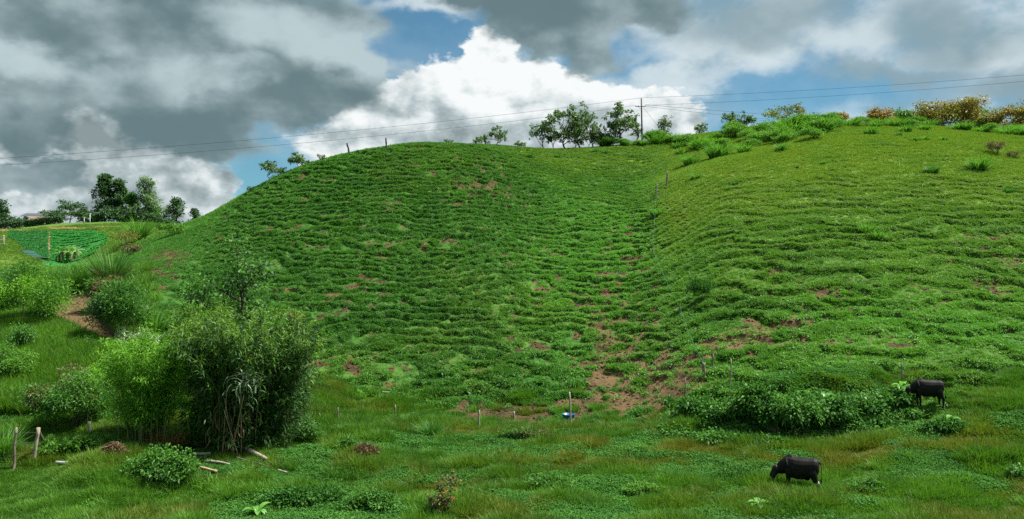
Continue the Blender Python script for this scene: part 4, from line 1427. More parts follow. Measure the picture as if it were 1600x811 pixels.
def build_tufts():
    p = hit(1095, 470)
    shrub('dark green leafy clump beside the cord fence, halfway down the slope', p, mpx(p.y, 37), mpx(p.y, 30), 'bank_leaves', 1500, .42, .06, 1, lumps=12, stems=0, up=.7, name='leafy_clump', cat='shrub')
    tuft_at(1122, 246, 50, 25, 'largest round bright green grass clump at the crest left of the right hill', n=420, seed=2)
    tuft_at(1080, 257, 36, 18, 'grass clump left of and below the largest round one', n=220, seed=3)
    tuft_at(1066, 240, 18, 11, 'small grass clump between the pole and the largest round clump, lower one', n=110, seed=4)
    tuft_at(1060, 231, 20, 12, 'small grass clump between the pole and the largest round clump, upper one', n=110, seed=5)
    tuft_at(1088, 279, 20, 12, 'lone small grass clump on the crest beneath the largest round clump', n=120, seed=6)
    tuft_at(1163, 238, 30, 17, 'grass clump just right of the largest round one', n=180, seed=7)
    tuft_at(1222, 235, 19, 14, 'compact grass clump below the left end of the ridge scrub', n=150, seed=8)
    tuft_at(1531, 265, 36, 23, 'large upright grass clump near the brown heath bushes', n=300, seed=9)
    tuft_at(1459, 270, 26, 15, 'dark grass clump left of the large upright one', 'dark_cane_blades', 180, 10)
    tuft_at(1577, 301, 28, 11, 'flat dark grass clump by the right edge below the large upright one', 'dark_cane_blades', 150, 11)
    tuft_at(1362, 209, 27, 13, 'spreading grass clump on the brow below the round orange tree', n=180, seed=12)
    tuft_at(1405, 212, 14, 8, 'small dark grass clump below the dark green crown', 'dark_cane_blades', 90, 13)
    tuft_at(1418, 206, 24, 13, 'pale bushy grass clump under the olive tree on the brow', n=170, seed=14)
    tuft_at(1447, 203, 24, 11, 'rounded grass clump under the left side of the largest orange tree', n=160, seed=15)
    tuft_at(1448, 219, 18, 8, 'low grass clump in the middle of a row of three on the right brow', n=110, seed=16)
    tuft_at(1477, 219, 14, 8, 'low grass clump, right one of a row of three on the right brow', n=90, seed=17)
    tuft_at(1432, 219, 14, 7, 'low grass clump, left one of a row of three on the right brow', n=90, seed=18)
    tuft_at(1026, 336, 32, 13, 'bright grass clump on the crest where the cord fence climbs', n=160, seed=19)
    tuft_at(1356, 361, 40, 16, 'upper of two rough grass clumps in the middle of the right hill', 'cane_blades', 170, 20)
    tuft_at(1371, 373, 26, 14, 'lower of two rough grass clumps in the middle of the right hill', 'cane_blades', 140, 21)
    tuft_at(1287, 256, 14, 6, 'tiny grass clump below the middle of the ridge scrub', n=80, seed=22)
    tuft_at(930, 238, 16, 7, 'small dark tuft below the middle of the grove on the saddle, left one', 'dark_cane_blades', 80, 23)
    tuft_at(946, 240, 10, 7, 'small dark tuft below the middle of the grove on the saddle, right one', 'dark_cane_blades', 70, 24)
    tuft_at(872, 246, 14, 6, 'small dark tuft on the smooth turf below the broadest grove tree', 'dark_cane_blades', 80, 25)
    tuft_at(828, 246, 12, 9, 'small scrubby tuft on the turf left of the grove', 'dark_cane_blades', 70, 26)
    tuft_at(986, 246, 10, 5, 'tiny tuft on the turf below the utility pole', 'dark_cane_blades', 60, 27)
    tuft_at(672, 683, 34, 30, 'dark upright grass tuft in the meadow below the foot of the slope', 'dark_cane_blades', 300, 28)
    for px, py, w, h, nm in ((1139, 297, 15, 7, 'lowest'), (1245, 262, 10, 5, 'topmost'), (1150, 288, 22, 7, 'widest')):
        tuft_at(px, py, w, h, nm + ' of three faint tufts in the smooth turf right of the crest', 'dark_cane_blades', 70, px)
    HB = 'brown heath bushes on the right hill'
    for px, py, w, h, n, lb in ((1557, 240, 34, 18, 900, 'larger brown heath bush above the large upright grass clump'),
                                (1584, 246, 22, 9, 380, 'smaller straggling brown heath bush near the right edge')):
        p = hit(px, py)
        shrub(lb, p, mpx(p.y, w), mpx(p.y, h), 'heath_leaves', n, .28, .10, px, group=HB, lumps=9, stems=6, up=.5)
    # thicket band along the ridge: four kinds of bush, copied
    kinds = []
    p = place(1210, 130)
    for k in range(3):
        kinds.append(shrub('', p, 4.2, 2.3, 'scrub_leaves', 1500, .36, .13, 400 + k, lumps=13, stems=0, up=.55, name='scrub_bush'))
    for k in range(2):
        kinds.append(grass_clump('', p, 3.6, 2.6, 260, .12, 410 + k, 'cane_blades', base=.36))
    G = 'bright green scrub in the thicket band along the right ridge'
    r = random.Random(4)
    spots = []
    for i in range(38):                                             # band sinking from the brow to the pole
        f = r.random()
        px = 1012 + 290 * f
        yt = np.interp(px, [1012, 1100, 1180, 1240, 1300], [222, 219, 206, 197, 190])
        yb = np.interp(px, [1012, 1100, 1180, 1240, 1300], [226, 232, 232, 222, 203])
        spots.append((px, yt + (yb - yt) * r.random(), .75 + .55 * r.random()))
    for i in range(26):
        px = 1292 + 330 * r.random()
        spots.append((px, np.interp(px, [1290, 1400, 1480, 1600], [194, 193, 197, 206]) + 5 * r.random(), .55 + .35 * r.random()))
    for i in range(9):
        spots.append((944 + 70 * r.random(), 226 + 2 * r.random(), .55 + .4 * r.random()))
    for i in range(7):
        spots.append((1190 + 85 * r.random(), 205 + 18 * r.random(), 1.0 + .5 * r.random()))
    used = set()
    for (px, py, sc_) in spots:
        k = r.randrange(5) if px < 1292 else r.choice((0, 2, 3, 4, 3, 4))
        p = hit(px, py)
        if p.y > 175:
            p = place(px, 150)
        kind = 'leafy bush' if k < 3 else 'tall grass clump'
        where = ('at the foot of the utility pole' if px < 1028 else 'beneath the slender young tree right of the pole' if px < 1070 else
                 'on the ridge behind the largest round grass clump' if px < 1130 else 'in front of the pair of pale ridge trees' if px < 1185 else
                 'in front of the wide spreading ridge tree' if px < 1250 else 'on the brow right of the spreading tree' if px < 1330 else
                 'in the fringe below the round orange tree' if px < 1430 else 'in the fringe below the largest orange tree' if px < 1530 else 'in the fringe at the right end of the ridge')
        lb = 'bright green ' + kind + ' ' + where
        src = kinds[k]
        z = (sc_ * (.9 + .3 * r.random()), sc_, sc_ * (.55 + .32 * r.random()))
        if k not in used:
            used.add(k)
            src.location, src.rotation_euler, src.scale = p, (0, 0, r.random() * 6.28), z
            src['label'] = lb
            src['group'] = G
        else:
            copy_thing(src, p, r.random() * 6.28, z, lb, G)


build_tufts()


# ------------------------------------------------------------------ shrubs on the valley side, the bamboo, the bank, the meadow
def shrub_at(px, py, w, h, leaf, n, L, Wd, seed, label, Y=None, **kw):
    p = hit(px, py) if Y is None else place(px, Y)
    p.z -= .1
    return shrub(label, p, mpx(p.y, w), mpx(p.y, h), leaf, n, L, Wd, seed, **kw)


def big_leaf_plant(px, py, n, L, seed, label, mat='big_leaves', H=.5, group=None, name='broad_leaved_plant'):
    """plant of a few large leaves, each a part of its own"""
    p = hit(px, py)
    r = np.random.default_rng(seed)
    t = thing(name, label, 'plant', p, 0, group)
    for k in range(n):
        az = 6.283 * k / n + r.normal() * .3
        L_ = L * (.7 + .5 * r.random())
        up = .9 + .35 * r.random()
        S = 7
        s = np.linspace(0, 1, S)
        ang = up - s * (1.5 + .5 * r.random())
        dx = np.cumsum(np.cos(ang)) * L_ / S
        dz = np.cumsum(np.sin(ang)) * L_ / S + H * (.7 + .5 * r.random())
        w = L_ * .17 * np.sin(np.clip(s * .94 + .06, 0, 1) * math.pi) ** .8 + .005
        ca, sa = math.cos(az), math.sin(az)
        v = []
        for i in range(S):
            for q, lift in ((-1, .35), (0, 0), (1, .35)):
                v.append((ca * dx[i] - sa * q * w[i], sa * dx[i] + ca * q * w[i], dz[i] + lift * w[i] * abs(q)))
        qd = [(3 * i + j, 3 * i + j + 1, 3 * i + j + 4, 3 * i + j + 3) for i in range(S - 1) for j in range(2)]
        m = MB()
        m.add(v, qd, None, r.random())
        m.tube([(0, 0, -.05), (ca * dx[0] * .4, sa * dx[0] * .4, dz[0] * .6), (ca * dx[0], sa * dx[0], dz[0])], [.018, .014, .01], 5, .5)
        m.build('leaf', MATS[mat], t, True)
    return t


def banana(p, H, seed, label, group):
    r = np.random.default_rng(seed)
    t = thing('banana_plant', label, 'banana plant', p, 0, group)
    m = MB()
    m.tube([(0, 0, -.2), (.03, 0, H * .3), (.05, 0, H * .55)], [.16, .13, .09], 9)
    m.build('stem', MATS['dry_culm'], t, True)
    for k in range(11):
        dead = k >= 8
        az = 2.4 * k + r.normal() * .2
        L = H * (.55 + .2 * r.random()) * (.8 if dead else 1)
        S = 7
        s = np.linspace(0, 1, S)
        a0 = 1.25 - .12 * k if not dead else -.3
        ang = a0 - s * (1.1 + .1 * k) * (1 if not dead else .7)
        dx = np.cumsum(np.cos(ang)) * L / S + .05
        dz = np.cumsum(np.sin(ang)) * L / S + H * .54
        w = (.22 if not dead else .13) * np.sin(np.clip(s * .9 + .10, 0, 1) * math.pi) ** .6 * H / 2.6 + .01
        ca, sa = math.cos(az), math.sin(az)
        v = []
        for i in range(S):
            for q, lift in ((-1, -.3), (0, 0), (1, -.3)):
                v.append((ca * dx[i] - sa * q * w[i], sa * dx[i] + ca * q * w[i], max(dz[i] + lift * w[i] * abs(q), .05)))
        qd = [(3 * i + j, 3 * i + j + 1, 3 * i + j + 4, 3 * i + j + 3) for i in range(S - 1) for j in range(2)]
        mm = MB()
        mm.add(v, qd, None, r.random())
        o = mm.build('leaf', MATS['dry_leaves' if dead else 'silver_leaves' if k % 3 == 0 else 'bush_leaves'], t, True)
        if dead:
            o['label'] = 'dead brown hanging leaf'


def build_plants():
    # bamboo and the dark mass at the left of the meadow
    bamboo('tall dark bamboo clump with dry canes at its foot, right of the light one', hit(398, 694), 5.9, 8.6, 58, 40000, 'shaded_bamboo', 1, leafL=.30, leafW=.040, D=5.0, low=.03, topn=.36, top='feather_bamboo', visible=22, spread=.34)
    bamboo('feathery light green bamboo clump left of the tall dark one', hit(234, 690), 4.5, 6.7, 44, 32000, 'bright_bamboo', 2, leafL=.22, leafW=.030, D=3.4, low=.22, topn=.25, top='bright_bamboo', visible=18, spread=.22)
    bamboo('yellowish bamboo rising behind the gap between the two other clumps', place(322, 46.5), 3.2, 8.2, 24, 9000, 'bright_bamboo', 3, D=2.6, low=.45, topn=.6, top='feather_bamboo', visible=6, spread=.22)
    bamboo('small light bamboo thicket at the right flank of the tall dark clump', place(458, 44.5), 2.6, 5.4, 16, 4600, 'shaded_bamboo', 4, D=2.0, low=.05, topn=.25, top='bright_bamboo', visible=6, spread=.26)
    p = place(388, 52)
    tree('round-leaved tree standing behind the tall dark bamboo', p, 7.4, mpx(52, 622 - 382), 'round', 'bush_leaves', 8000, .24, 31, second=('dark_leaves', .35))
    big = shrub_at(322, 694, 58, 84, 'bush_leaves', 620, .42, .17, 5, 'shrub with long drooping leaves at the foot of the tall dark bamboo', lumps=12, stems=5, up=-.5)
    # dry canes leaning out of the dark clump
    p = hit(398, 694)
    t = thing('dry_cane', 'pale dry canes and dead leaf sheaths leaning inside the dark bamboo', 'cane', (p.x, p.y - 1.9, ground(p.x, p.y - 1.9)))
    r = np.random.default_rng(9)
    for k in range(9):
        x0, x1, h = r.normal() * .9 - .5, r.normal() * .7, 1.4 + 2.4 * r.random()
        m = MB()
        s = np.linspace(0, 1, 6)
        m.tube(np.stack([x0 + x1 * s, -.2 * s + r.normal() * .3, h * s - .2], 1), .030 * (1 - .5 * s), 5, r.random())
        m.build('cane', MATS['dry_culm'], t, True)
    m = MB()
    n = 60
    m.blades(np.stack([.25 + r.normal(size=n) * .28, -.35 + r.normal(size=n) * .2, 3.6 + .35 * r.normal(size=n)], 1), r.random(n) * 6.28, .5 + 1.2 * r.random(n), .9, .07, r, 4, droop=1.4)
    m.build('dead_sheath', MATS['silver_leaves'], t)
    m = MB()
    n = 60
    m.blades(np.stack([-.6 + r.normal(size=n) * .6, -.2 + r.normal(size=n) * .2, 2.3 + .8 * r.normal(size=n)], 1), r.random(n) * 6.28, 1.9 + .8 * r.random(n), .9, .06, r, 4, droop=.8)
    m.build('dead_leaves', MATS['dry_leaves'], t)
    # the valley side at the left
    shrub_at(108, 672, 112, 92, 'bush_leaves', 10000, .17, .065, 11, 'dark rounded shrub below the tall grass slope, left of the light bamboo', stems=8, second=('heath_leaves', .3), lumps=18)
    shrub_at(38, 520, 128, 100, 'bright_bamboo', 10000, .26, .075, 12, 'large yellow-green feathery shrub left of the earth path', lumps=20, up=.6, second=('bush_leaves', .35))
    shrub_at(6, 496, 76, 72, 'bush_leaves', 5000, .24, .09, 13, 'dark shrub at the left edge beside the yellow-green shrub')
    shrub_at(198, 532, 104, 92, 'bush_leaves', 10000, .24, .08, 14, 'large dark bush right of the earth path', lumps=18, second=('dark_leaves', .35), up=.5)
    tuft_at(208, 512, 60, 56, 'tall grass growing in the large dark bush right of the path', n=300, seed=31, dry=.15)
    shrub_at(166, 480, 64, 52, 'bush_leaves', 4200, .28, .08, 15, 'brownish dry bush at the top end of the earth path', up=-.1, second=('dry_leaves', .3))
    tuft_at(172, 452, 44, 66, 'tallest cane grass clump above the brownish dry bush', 'dark_cane_blades', 420, 32, dry=.3)
    tuft_at(140, 452, 36, 44, 'cane grass clump left of the tallest one, next to the path end', n=260, seed=33)
    tuft_at(118, 458, 42, 48, 'cane grass clump above the upper bend of the path', 'dark_cane_blades', 300, 34)
    tuft_at(92, 462, 44, 50, 'cane grass clump above the left bend of the path', n=300, seed=35)
    tuft_at(66, 466, 40, 48, 'cane grass clump right of the large yellow-green shrub', 'cane_blades', 280, 36)
    tuft_at(150, 430, 34, 30, 'low grass clump below the tilled field beside the tallest cane grass', 'cane_blades', 200, 37)
    shrub_at(100, 440, 60, 22, 'scrub_leaves', 1200, .30, .10, 16, 'low bright shrub row under the tilled field', up=.6)
    tuft_at(244, 520, 34, 42, 'grass clump right of the large dark bush', n=220, seed=38)
    tuft_at(218, 376, 32, 36, 'tall bright grass clump on the far shoulder beneath the pale tree', n=260, seed=39)
    shrub_at(198, 386, 44, 26, 'olive_leaves', 1000, .30, .10, 17, 'olive bush left of the bright grass clump on the far shoulder', up=.5)
    shrub_at(272, 368, 38, 20, 'scrub_leaves', 1000, .32, .11, 18, 'bright green bush on the far shoulder below the dark roof', up=.5)
    shrub_at(252, 360, 20, 12, 'bush_leaves', 500, .32, .11, 19, 'small dark bush on the far shoulder under the dark roof')
    shrub_at(206, 398, 36, 16, 'heath_leaves', 700, .3, .1, 20, 'grey brown scrub on the eroded shoulder above the path')
    shrub_at(196, 545, 34, 30, 'silver_leaves', 520, .22, .09, 21, 'pale silvery weed below the large dark bush, left one', lumps=8, group='silvery weeds below the large dark bush')
    shrub_at(228, 548, 40, 34, 'silver_leaves', 600, .22, .09, 22, 'pale silvery weed below the large dark bush, right one', lumps=8, group='silvery weeds below the large dark bush')
    shrub_at(168, 628, 66, 64, 'bright_bamboo', 4200, .15, .05, 23, 'light leafy bush between the dark rounded shrub and the light bamboo')
    shrub_at(18, 600, 76, 60, 'scrub_leaves', 4600, .18, .06, 24, 'leafy bush in the tall grass at the left edge')
    shrub_at(30, 560, 56, 56, 'bush_leaves', 3200, .17, .06, 25, 'dull brownish green shrub in the tall grass near the left edge', second=('bush_leaves', .6))
    tuft_at(155, 556, 30, 26, 'dark grass clump at the lower end of the earth path', 'dark_cane_blades', 200, 40)
    tuft_at(60, 625, 44, 34, 'long-bladed clump left of the dark rounded shrub', 'cane_blades', 240, 41)
    for k, (px, w, h) in enumerate(((84, 44, 34), (112, 50, 38), (140, 44, 32), (168, 36, 26))):
        shrub_at(px, 713 - 2 * k, w, h, 'bush_leaves' if k % 2 else 'scrub_leaves', 1100, .17, .055, 50 + k,
                 ('leftmost', 'second from left', 'third from left', 'rightmost')[k] + ' of four leafy weeds behind the litter heap and wire fence', up=.5, lumps=10, group='leafy weeds behind the wire fence')
    tuft_at(8, 712, 44, 46, 'coarse grass clump behind the wire fence at the left edge', n=260, seed=42)
    # meadow weeds
    shrub_at(252, 757, 104, 58, 'bush_leaves', 3800, .17, .075, 60, 'wide broad-leaved bush in front of the cut logs', lumps=22, D=2.2)
    tuft_at(262, 704, 64, 34, 'reddish dry grass behind the broad-leaved bush', 'rust_leaves', 260, 43, dry=.3)
    p = hit(690, 806)
    tree('young reddish brown weed tree in the meadow at the bottom edge', p + Vector((0, 0, -.1)), mpx(p.y, 44), mpx(p.y, 72), 'tall', 'bush_leaves', 700, .10, 61, second=('rust_leaves', .55), thick=.5, name='sapling', cat='sapling')
    shrub_at(574, 716, 54, 24, 'dry_leaves', 700, .26, .05, 62, 'tangle of dry brush in the meadow right of the big bamboo', up=.4, lumps=9, D=1.0)
    shrub_at(548, 708, 40, 26, 'bush_leaves', 800, .18, .06, 63, 'dark green weed left of the dry brush tangle', lumps=9)
    shrub_at(486, 790, 130, 34, 'bank_leaves', 3000, .15, .07, 64, 'low dark patch of broad-leaved weeds at the bottom edge', lumps=22, D=1.6)
    shrub_at(580, 800, 90, 36, 'bush_leaves', 2200, .15, .07, 65, 'broad-leaved weed cushion right of the low dark weed patch', lumps=16, D=1.4)
    shrub_at(480, 690, 56, 34, 'bush_leaves', 1200, .18, .06, 66, 'dark weeds at the right foot of the big bamboo', lumps=10)
    shrub_at(860, 766, 80, 26, 'bush_leaves', 1700, .15, .06, 67, 'dark leafy hollow weed in the middle of the meadow', lumps=14, D=1.3)
    shrub_at(1000, 772, 70, 22, 'scrub_leaves', 1300, .15, .05, 68, 'low bright weed right of the dark leafy weed in the meadow', lumps=14, D=1.3)
    shrub_at(824, 687, 76, 22, 'bush_leaves', 1500, .17, .06, 69, 'dark scrub on the low bank beneath the blue tub', lumps=14, D=1.0, second=('heath_leaves', .3))
    shrub_at(1476, 680, 86, 26, 'bank_leaves', 1500, .20, .08, 70, 'leafy weed cushion in the meadow below the half hidden cow', lumps=16, D=1.4)
    shrub_at(1150, 748, 84, 20, 'bank_leaves', 1500, .15, .07, 71, 'low weed patch left of the cow with the white patch', lumps=14, D=1.4)
    shrub_at(1352, 768, 60, 22, 'bush_leaves', 1200, .15, .06, 72, 'low dark weed right of the cow with the white patch', lumps=12, D=1.2)
    shrub_at(1585, 752, 46, 26, 'bush_leaves', 900, .16, .06, 73, 'weed cushion at the right edge of the meadow', lumps=10)
    big_leaf_plant(1186, 796, 10, .62, 74, 'pale broad-leaved plant in the meadow at the bottom, below the cow', H=.10)
    big_leaf_plant(404, 806, 9, .7, 75, 'fern-like dark plant at the bottom edge below the logs', 'big_leaves', .1, name='fern')
    # leafy bank
    BG = 'leafy shrubs covering the bank'
    r = random.Random(8)
    bank = ((1085, 646, 70, 44, 'low shrub at the left end of the leafy bank'), (1130, 660, 74, 56, 'second shrub from the left end of the leafy bank'),
            (1128, 690, 88, 28, 'dark drooping shrub in front of the left part of the leafy bank'), (1182, 668, 84, 68, 'tall shrub left of the middle of the leafy bank'),
            (1236, 684, 90, 82, 'tallest shrub in the middle of the leafy bank with dark hollow beneath'), (1290, 668, 86, 72, 'shrub right of the middle of the leafy bank'),
            (1340, 652, 76, 60, 'shrub under the right part of the leafy bank crest'), (1384, 640, 66, 48, 'shrub at the right end of the leafy bank, next to the cow'),
            (1412, 628, 44, 36, 'small shrub hiding the head of the half hidden cow'),
            (1210, 696, 76, 26, 'dark low shrub at the foot of the tallest bank shrub, left side'), (1268, 694, 80, 24, 'dark low shrub at the foot of the tallest bank shrub, right side'),
            (1330, 672, 70, 26, 'low shrub at the foot of the right part of the leafy bank'), (1052, 632, 40, 24, 'small leafy tuft trailing off left of the leafy bank'))
    for k, (px, py, w, h, lb) in enumerate(bank):
        h *= .52 + .42 * r.random()
        w *= .95 + .2 * r.random()
        shrub_at(px, py, w, h, 'bank_leaves', int(w * h * .55), .23, .11, 80 + k, lb, D=mpx(45, w) * .62, lumps=20, stems=4, group=BG, up=-.1, second=('bush_leaves', .4))
    big_leaf_plant(1288, 642, 7, .95, 90, 'bright large-leaved plant high on the leafy bank')
    big_leaf_plant(1262, 674, 8, 1.0, 91, 'bright large-leaved plant low on the leafy bank')
    big_leaf_plant(1406, 622, 8, .85, 92, 'large-leaved plant with arching leaves directly left of the half hidden cow')
    big_leaf_plant(1478, 676, 6, .75, 93, 'arching pale leaves in the weed cushion below the half hidden cow')
    p = hit(1196, 672)
    t = thing('dry_stalks', 'bundle of reddish dry stalks hanging from the leafy bank', 'stalks', (p.x, p.y - .5, p.z))
    rr = np.random.default_rng(95)
    for k in range(12):
        m = MB()
        x = rr.normal() * .25
        m.tube([(x - .35, .3, 1.1 + rr.normal() * .12), (x, 0, .5), (x + .4, -.25, -.05)], [.014, .014, .010], 4, rr.random())
        m.build('stalk', MATS['dry_culm'], t)


build_plants()


# ------------------------------------------------------------------ far left: tilled fields, banana plants, hedges, houses
def drape(name, us, Ys, fn, mat, lift=.05, ridge=None):
    U, Y = np.meshgrid(us, Ys, indexing='ij')
    Y = fn(U, Y)
    z, _ = surface(U, Y)
    X = (U - 800) / F * Y
    z = z + lift
    if ridge is not None:
        z = z + ridge(X, Y)
    a, c = U.shape
    i, j = np.meshgrid(np.arange(a - 1), np.arange(c - 1), indexing='ij')
    q = np.stack([i * c + j, (i + 1) * c + j, (i + 1) * c + j + 1, i * c + j + 1], -1).reshape(-1, 4)
    o = mesh_np(name, np.stack([X, Y, z], -1).reshape(-1, 3), q, mat, smooth=True)
    o['kind'] = 'structure'
    return o


def field_edges(u):
    up = np.interp(u, [14, 40, 100, 140, 158, 168], [158, 156, 153, 149, 144, 134])
    lo = np.interp(u, [14, 30, 60, 100, 150, 168], [150, 137, 121, 117, 119, 130])
    return lo, up


def crop_mat(name, leaf1, leaf2):
    m, b = new_mat(name)
    pos = b.node('ShaderNodeNewGeometry').outputs['Position']
    g = b.noise(pos, 2.2, 5, .6)
    col = b.mix(b.step(g, .35, .65), leaf1, leaf2)
    return finish(b, m, bsdf(b, col, .9, .1, (g, .5, .1)))


def build_far_left():
    def ridge(X, Y):
        w = (Y + X * .35 + 1.2 * fbm(X / 14, Y / 14, 71, 2)) / 1.7
        return .16 * (0.5 + 0.5 * np.sin(w * 6.283))
    m1 = crop_mat('young_crop', (.020, .075, .022), (.045, .120, .030))
    m2 = crop_mat('full_crop', (.018, .140, .032), (.032, .195, .045))
    m3 = crop_mat('field_earth', (.16, .10, .05), (.26, .17, .09))

    def between(u0, u1):
        def fn(U, V):
            lo, up = field_edges(U)
            return lo + (up - lo) * V
        return fn
    def lift_t(n):
        return np.linspace(0, 1, n)
    o = drape('crop_field', np.linspace(15, 75, 40), lift_t(120), between(15, 75), m1, .06, ridge)
    o['label'] = 'dull green tilled field with rows, left of the earth strip'
    o = drape('crop_field', np.linspace(79, 166, 60), lift_t(120), between(79, 166), m2, .06, ridge)
    o['label'] = 'bright green tilled field with rows, right of the earth strip'
    drape('field_path', np.linspace(75.3, 78.7, 8), lift_t(60), between(73, 81), m3, .10)
    drape('crop_terrace', np.linspace(66, 152, 40), lift_t(20), lambda U, V: 105 + (np.interp(U, [66, 100, 152], [119, 115, 117]) - 105) * V, m2, .08)
    # track above the field
    drape('field_road', np.linspace(-40, 190, 90), lift_t(6), lambda U, V: np.interp(U, [-40, 14, 100, 150, 190], [163, 160.5, 157, 153, 150]) + 3.0 * V, m3, .10)
    # banana plants
    for k, (px, Y, h) in enumerate(((93, 119.5, 2.5), (98.5, 118.2, 2.8), (105, 119.4, 2.9), (111, 118.0, 2.6), (117, 119.2, 2.5))):
        banana(place(px, Y), h, 500 + k, ('leftmost', 'second from left', 'middle and tallest', 'second from right', 'rightmost')[k] + ' banana plant of the cluster in the bright tilled field', 'banana plants in the field')
    # clipped hedges
    for k, (u0, u1, Y, lb) in enumerate(((-40, 34, 168, 'clipped dark hedge at the far left edge above the field'), (37, 96, 170, 'clipped dark hedge in front of the red roof'))):
        x0, x1 = (u0 - 800) / F * Y, (u1 - 800) / F * Y
        p = place((u0 + u1) / 2, Y)
        t = thing('hedge', lb, 'hedge', p)
        rr = np.random.default_rng(600 + k)
        n = 2600
        L = (x1 - x0) / 2
        c = np.stack([(rr.random(n) * 2 - 1) * L, (rr.random(n) - .5) * 1.2, rr.random(n) ** .7 * 1.45], 1)
        for i in range(n):
            if i % 13 == 0:
                c[i, 2] = 1.5 + .1 * rr.normal()
        gz = np.interp(c[:, 0], np.linspace(-L, L, 9), [ground(p.x + q, Y) - p.z for q in np.linspace(-L, L, 9)])
        c[:, 2] += gz
        m = MB()
        m.leaves(c, rr.normal(size=(n, 3)), .36, .22, rr)
        m.build('foliage', MATS['dark_leaves'], t)
    for px, lb in ((140, 'slim white street lamp post on the road above the bright field'), (131, 'short whitish post under the flat-topped tree')):
        Y = 156.0 if px == 140 else 166
        p = place(px, Y)
        t = thing('lamp_post', lb, 'post', p)
        h = mpx(Y, 22 if px == 140 else 10)
        m = MB()
        m.tube([(0, 0, -.2), (0, 0, h)], [.09, .07], 8)
        m.build('shaft', MATS['white_paint'], t, True)
        m = MB()
        m.box((-.1, -.25, h), (.1, .35, h + .12))
        m.build('head', MATS['white_paint'], t)

    def house(px, Y, w, d, h, rh, roof, label, sink=0.0):
        p = place(px, Y)
        p.z -= sink
        t = thing('house', label, 'house', p, 0.15)
        m = MB()
        m.box((-w / 2, -d / 2, -.5), (w / 2, d / 2, h))
        m.build('wall', MATS['white_paint'], t)
        m = MB()
        e = .5
        for sy in (-1, 1):
            m.add([(-w / 2 - e, sy * (d / 2 + e), h - .1), (w / 2 + e, sy * (d / 2 + e), h - .1), (w / 2 + e, 0, h + rh), (-w / 2 - e, 0, h + rh),
                   (-w / 2 - e, sy * (d / 2 + e), h + .02), (w / 2 + e, sy * (d / 2 + e), h + .02), (w / 2 + e, 0, h + rh + .12), (-w / 2 - e, 0, h + rh + .12)],
                  [(0, 1, 2, 3), (4, 5, 6, 7), (0, 1, 5, 4), (0, 3, 7, 4), (1, 2, 6, 5)])
        m.build('roof', MATS[roof], t)
        m = MB()
        for sx in (-1, 1):
            m.add([(sx * w / 2, -d / 2, h), (sx * w / 2, d / 2, h), (sx * w / 2, 0, h + rh)], None, [(0, 1, 2)])
        m.build('gable', MATS['white_paint'], t)
        for x in (-w * .3, w * .05):
            f = MB()
            f.box((x - .55, -d / 2 - .06, .9), (x + .55, -d / 2 + .02, 2.0))
            fo = f.build('window', MATS['white_paint'], t)
            g = MB()
            g.box((x - .45, -d / 2 - .08, 1.0), (x + .45, -d / 2 - .055, 1.9))
            g.build('pane', MATS['dark_glass'], fo)
        g = MB()
        g.box((w * .28, -d / 2 - .05, 0), (w * .28 + .95, -d / 2 + .02, 2.05))
        g.build('door', MATS['post_wood'], t)
    house(70, 178, 4.6, 5, 1.9, .9, 'roof_tile', 'low house with a reddish tiled roof showing above the clipped hedge', .7)
    house(60, 183, 4.4, 5, 2.4, .7, 'roof_sheet', 'house with a grey sheet roof behind the reddish one')
    house(258, 172, 4.2, 5, 2.0, .9, 'roof_sheet', 'small dark-roofed house among the trees right of the pale tree', 2.3)
    # shade net below the dull field
    p = place(58, 116)
    t = thing('shade_net', 'bluish green shade net on hoops at the lower corner of the dull field', 'shade net', p)
    n = 9
    v, hoops = [], []
    th = np.linspace(0, math.pi, 9)
    for i in range(n):
        f = i / (n - 1)
        q = place(40 + 24 * f, 124 - 9 * f)
        row = [(q.x - p.x + 1.0 * math.cos(a), q.y - p.y + .8 * math.cos(a), q.z - p.z + .32 * math.sin(a)) for a in th]
        v += row
        if i % 2 == 0:
            m = MB()
            m.tube([(a, b, c + .03) for a, b, c in row], .05, 5)
            m.build('hoop', MATS['wire_metal'], t, True)
    m = MB()
    m.add(v, [(i * 9 + j, i * 9 + j + 1, (i + 1) * 9 + j + 1, (i + 1) * 9 + j) for i in range(n - 1) for j in range(8)])
    m.build('net', MATS['net_cloth'], t, True)
    # weathered gate frame at the left edge
    p = place(3, 128)
    t = thing('gate_frame', 'weathered pale wooden frame at the far left edge beside the dull field', 'gate', p)
    for x in (-.9, .25):
        m = MB()
        m.tube([(x, 0, -.3), (x, 0, 2.0)], [.12, .10], 7)
        m.build('post', MATS['pale_wood'], t, True)
    for z in (.5, 1.2, 1.75):
        m = MB()
        m.box((-1.3, -.18, z), (.6, -.12, z + .12))
        m.build('rail', MATS['pale_wood'], t)


build_far_left()
